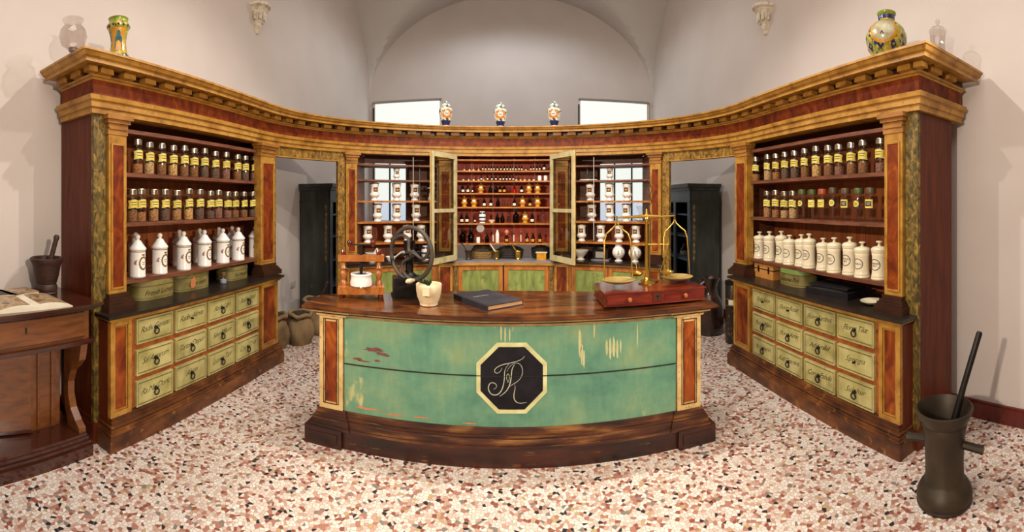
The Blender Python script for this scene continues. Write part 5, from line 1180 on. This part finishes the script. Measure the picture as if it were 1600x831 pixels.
for yy in (y1 - .05, y0 + .0):
    sc_pts = [(-2.26, .715), (-2.27, .66), (-2.285, .60), (-2.33, .55), (-2.39, .50), (-2.42, .42), (-2.42, .34), (-2.39, .26), (-2.33, .20), (-2.285, .17), (-2.28, .12), (-2.42, .12), (-2.47, .3), (-2.47, .715)]
    mb = MB(); n = len(sc_pts); mb.add([(x, yy, z) for x, z in sc_pts] + [(x, yy + .05, z) for x, z in sc_pts], [tuple(range(n)), tuple(range(2 * n - 1, n - 1, -1))] + [(i, (i + 1) % n, n + (i + 1) % n, n + i) for i in range(n)])
    TW('console_leg', mb, 'table')
t = thing('wooden_mortar', 'dark turned wooden mortar with pestle on the side table', 'mortar', (-2.615, 1.395, .975))
lpart('bowl', MB().lathe([(0, 0), (.072, 0), (.076, .006), (.07, .014), (.076, .03), (.075, .05), (.066, .066), (.07, .072), (.085, .12), (.098, .19), (.108, .215), (.116, .225), (.117, .24), (.108, .246), (.095, .238), (.085, .15), (0, .1)], 32), M['mortarwood'], t, 40)
lpart('pestle', MB().tube([(.0, 0, .13), (.02, .03, .26), (.03, .055, .36), (.033, .06, .385), (.034, .063, .40)], [.022, .018, .017, .022, .012], 10), M['mortarwood'], t, 50)
t = thing('open_book', 'open illustrated book lying on the edge of the side table', 'book', (-2.36, 1.12, .975), math.radians(86))
for sg, nm in ((-1, 'page_block'), (1, 'page_block')):
    vs = []; fs = []; n = 8
    for j in (0, 1):
        for i in range(n + 1):
            u = i / n; x = sg * u * .24; zt = .026 * (1 - u) ** .5 * (1 if u > 0 else .55) + .004 + .012 * math.sin(PI * u) ; vs += [(x, -.15 + .30 * j, 0), (x, -.15 + .30 * j, zt)]
    m_ = 2 * (n + 1)
    for i in range(n):
        a = 2 * i; fs += [(a, a + 2, a + 3, a + 1), (m_ + a, m_ + a + 1, m_ + a + 3, m_ + a + 2), (a + 1, a + 3, m_ + a + 3, m_ + a + 1), (a, m_ + a, m_ + a + 2, a + 2)]
    fs += [(2 * n, m_ + 2 * n, m_ + 2 * n + 1, 2 * n + 1), (0, 1, m_ + 1, m_)]
    pg = lpart(nm, MB().add(vs, fs), M['paper'], t, 40)
    pv = []; pf_ = []
    for j in (0, 1):
        for i in range(1, n): u = i / n; x = sg * u * .24; zt = .026 * (1 - u) ** .5 + .004 + .012 * math.sin(PI * u) + .0012; pv.append((x, -.135 + .27 * j, zt))
    for i in range(n - 2): pf_.append((i, i + 1, n - 1 + i + 1, n - 1 + i))
    lpart('printed_picture', MB().add(pv, pf_), M['bookart'], pg, 40)
for x, y, rz_, lb, m_, w, d in ((-2.60, .98, .25, 'dark closed book half hidden behind the open book', 'blackleather', .28, .22), (-2.63, 1.19, .12, 'closed book with blue and brown cover beside the wooden mortar', 'bookart', .22, .17)):
    t = thing('closed_book', lb, 'book', (x, y, .975), PI / 2 + rz_)
    lpart('cover', MB().box(-w / 2, w / 2, -d / 2, d / 2, 0, .004).box(-w / 2, w / 2, -d / 2, d / 2, .026, .03).box(-w / 2, -w / 2 + .004, -d / 2, d / 2, 0, .03), M[m_], t); lpart('page_block', MB().box(-w / 2 + .004, w / 2 - .003, -d / 2 + .003, d / 2 - .003, .004, .026), M['paper'], t)

# ------------------------------------------------------------------ big bronze mortar on the floor
t = thing('bronze_mortar', 'large bronze mortar with iron pestle standing on the floor at right', 'mortar', (1.965, 1.225, 0))
BG = [(0, 0), (.148, 0), (.152, .01), (.148, .02), (.152, .03), (.15, .055), (.135, .085), (.115, .108), (.106, .12), (.104, .20), (.108, .30), (.116, .38), (.124, .41), (.121, .418), (.13, .43), (.146, .46), (.156, .484), (.157, .495), (.148, .498), (.132, .46), (.105, .38), (.095, .2), (0, .16)]
lpart('body', MB().lathe(BG, 40), M['bronze'], t, 40)
for sg in (-1, 1): 
    a = -1.35 if sg > 0 else PI / 2 + .25
    lpart('lug', MB().tube([(.10 * math.cos(a), .10 * math.sin(a), .31), (.19 * math.cos(a), .19 * math.sin(a), .30), (.215 * math.cos(a), .215 * math.sin(a), .298)], [.022, .022, .026], 8), M['bronze'], t, 40)
lpart('pestle', MB().tube([(.0, .02, .18), (.05, -.03, .40), (.10, -.06, .58), (.185, -.115, .86), (.188, -.117, .87)], [.030, .022, .018, .0185, .014], 10), M['iron'], t, 50)

# ------------------------------------------------------------------ back room: wardrobes, sacks, jug and canister
for sg in (-1, 1):
    sd = 'left' if sg < 0 else 'right'
    w = thing('dark_wardrobe', 'tall blackish green painted cupboard seen through the %s doorway' % sd, 'cupboard', (sg * 2.53, 5.7, 0))
    X = lambda a, b: tuple(sorted((sg * a, sg * b)))
    BX = lambda nm, a, b, ya, yb, za, zb, m, par=None: wpart(nm, MB().box(*X(a, b), ya, yb, za, zb), M[m], par or w, root=w)
    BX('side_panel', 2.33, 2.76, 5.20, 5.23, .08, 1.78, 'green_wardrobe'); BX('side_panel', 2.33, 2.76, 6.27, 6.30, .08, 1.78, 'green_wardrobe'); BX('back_panel', 2.74, 2.76, 5.23, 6.27, .08, 1.78, 'blackwood')
    BX('plinth', 2.31, 2.76, 5.18, 6.32, 0, .09, 'green_wardrobe')
    BX('cornice', 2.29, 2.76, 5.17, 6.33, 1.76, 1.80, 'green_wardrobe'); BX('cornice_top', 2.26, 2.76, 5.14, 6.36, 1.80, 1.85, 'green_wardrobe'); BX('frieze_rail', 2.315, 2.34, 5.20, 6.30, 1.62, 1.77, 'bluegrey'); BX('cornice_bead', 2.31, 2.76, 5.185, 6.315, 1.60, 1.62, 'green_wardrobe')
    for ya in (5.20, 5.70, 6.22): BX('front_stile', 2.315, 2.34, ya, ya + .08, .08, 1.62, 'bluegrey')
    for z in (.45, .80, 1.12, 1.42): BX('shelf', 2.34, 2.74, 5.23, 6.27, z, z + .022, 'bluegrey')
    mb = MB()
    for k in range(9): mb.add(*(lambda c: ([(c[0] - .022, c[1], c[2]), (c[0], c[1], c[2] - .05), (c[0] + .022, c[1], c[2]), (c[0], c[1], c[2] + .05), (c[0], c[1] - .006, c[2])], [(0, 1, 4), (1, 2, 4), (2, 3, 4), (3, 0, 4)]))((sg * 2.38, 5.198, .85 + k * .085)))
    tag(wpart('gilt_garland', mb, M['carved'], w), kind='stuff')
    if sg > 0:
        for k, (yy, z) in enumerate(((5.55, .822), (5.8, .822), (5.4, 1.142))):
            t = thing('dusty_flask', 'dusty glass flask, %s inside the right dark cupboard' % ('nearest on the lower shelf', 'farther on the lower shelf', 'upper shelf')[k], 'flask', (sg * 2.5, yy, z), 0, 'flasks in the cupboard')
            lpart('glass_body', MB().lathe([(0, 0), (.06, 0), (.075, .03), (.07, .08), (.03, .13), (.022, .17), (.03, .18)], 16), M['glass'], t, 40); lpart('residue', MB().lathe([(0, .003), (.055, .003), (.068, .03), (.06, .06), (0, .062)], 12), M['slate'], t, 40)
def sack(loc, rx, ry, h, lb, seed, tuft):
    t = thing('burlap_sack', lb, 'sack', loc, seed * .4); r = random.Random(seed)
    vs = []; fs = []; n, m_ = 24, 12
    for j in range(m_ + 1):
        q = j / m_; k = (.78 + .35 * math.sin(PI * min(1, q * 1.1)) * .6) * (1 if q < .8 else 1 - (q - .8) * .8)
        for i in range(n):
            a = 2 * PI * i / n; f = k * (1 + .06 * math.sin(3 * a + seed + 4 * q) + .05 * math.sin(7 * a + 9 * q)); vs.append((rx * f * math.cos(a), ry * f * math.sin(a), h * q))
    for j in range(m_):
        for i in range(n): a = j * n + i; b = j * n + (i + 1) % n; fs.append((a, b, b + n, a + n))
    fs.append(tuple(range(n - 1, -1, -1)))
    lpart('cloth', MB().add(vs, fs), M['sack'], t, 60)
    lpart('rolled_rim', MB().tube([(rx * .82 * math.cos(2 * PI * i / n), ry * .82 * math.sin(2 * PI * i / n), h * .97 + .012 * math.sin(5 * 2 * PI * i / n)) for i in range(n)], .022, 8, True), M['sack'], t, 60)
    tag(lpart('contents', lump(rx * .78, ry * .78, .06, 18, 5, .2, seed, h * .88), M['herb'], t), kind='stuff')
sack((-2.50, 4.02, 0), .20, .17, .36, 'sagging burlap sack nearest the left cabinet, left doorway', 2, True)
sack((-2.30, 4.32, 0), .17, .15, .34, 'smaller burlap sack in front of the open canvas sack, left doorway', 4, False)
sack((-2.32, 4.78, 0), .22, .19, .40, 'wide open canvas sack holding a wooden scoop, left doorway', 6, False)
t = thing('wooden_scoop', 'wooden scoop stuck upright in the canvas sack', 'scoop', (-2.24, 4.74, .40)); lpart('handle', MB().tube([(-.06, 0, -.08), (.06, 0, .16), (.09, 0, .235)], [.02, .014, .018], 10), M['mortarwood'], t, 50); lpart('blade', MB().cbox((-.06, 0, -.04), (.09, .05, .02), ry=-1.1), M['mortarwood'], t)
t = thing('leather_jug', 'big dark brown jug with loop handle in the right doorway', 'jug', (2.36, 4.70, 0))
lpart('body', MB().lathe([(0, 0), (.15, 0), (.165, .02), (.175, .12), (.17, .30), (.145, .40), (.10, .47), (.085, .53), (.095, .60), (.125, .66), (.128, .68), (.11, .68), (.07, .55), (0, .5)], 30), pm('jug_leather', ['#170d0a', '#2c1914', '#3b241c'], 7, rough=.28, coat=.3), t, 40)
lpart('handle', MB().tube([(-.10, -.05, .64), (-.17, -.10, .62), (-.20, -.13, .52), (-.18, -.12, .42), (-.13, -.08, .38)], .014, 10), M['slate'], t, 60)
t = thing('label_canister', 'tall black canister with gilt ornament and small label, right doorway', 'canister', (2.44, 4.26, 0), -.5)
cbp = [(0, 0), (.085, 0), (.09, .01), (.09, .66), (.085, .67), (0, .67)]
b = lpart('body', MB().lathe(cbp, 24), M['black'], t, 40); lpart('lid', MB().lathe([(0, .665), (.094, .665), (.095, .70), (.08, .71), (0, .712)], 24), M['iron'], t, 40)
mb = MB(); r = random.Random(11)
for k in range(46): wrap(mb, poly2d([(0, .02), (.006, 0), (0, -.02), (-.006, 0)]), cbp, .06 + .56 * r.random(), a0=r.uniform(-1.3, 1.3), eps=.001)
tag(lpart('gilt_ornament', mb, M['carved'], b, 40), kind='stuff')
lb_ = lpart('label', wrap(MB(), grid2d(.11, .06, 8, 1), cbp, .47, eps=.002), M['paper'], b, 40); lpart('label_band', MB().lathe([(.0905, .43), (.0925, .43), (.0925, .436), (.0905, .436)], 24).merge(MB().lathe([(.0905, .504), (.0925, .504), (.0925, .51), (.0905, .51)], 24)), M['giltline'], b, 40)
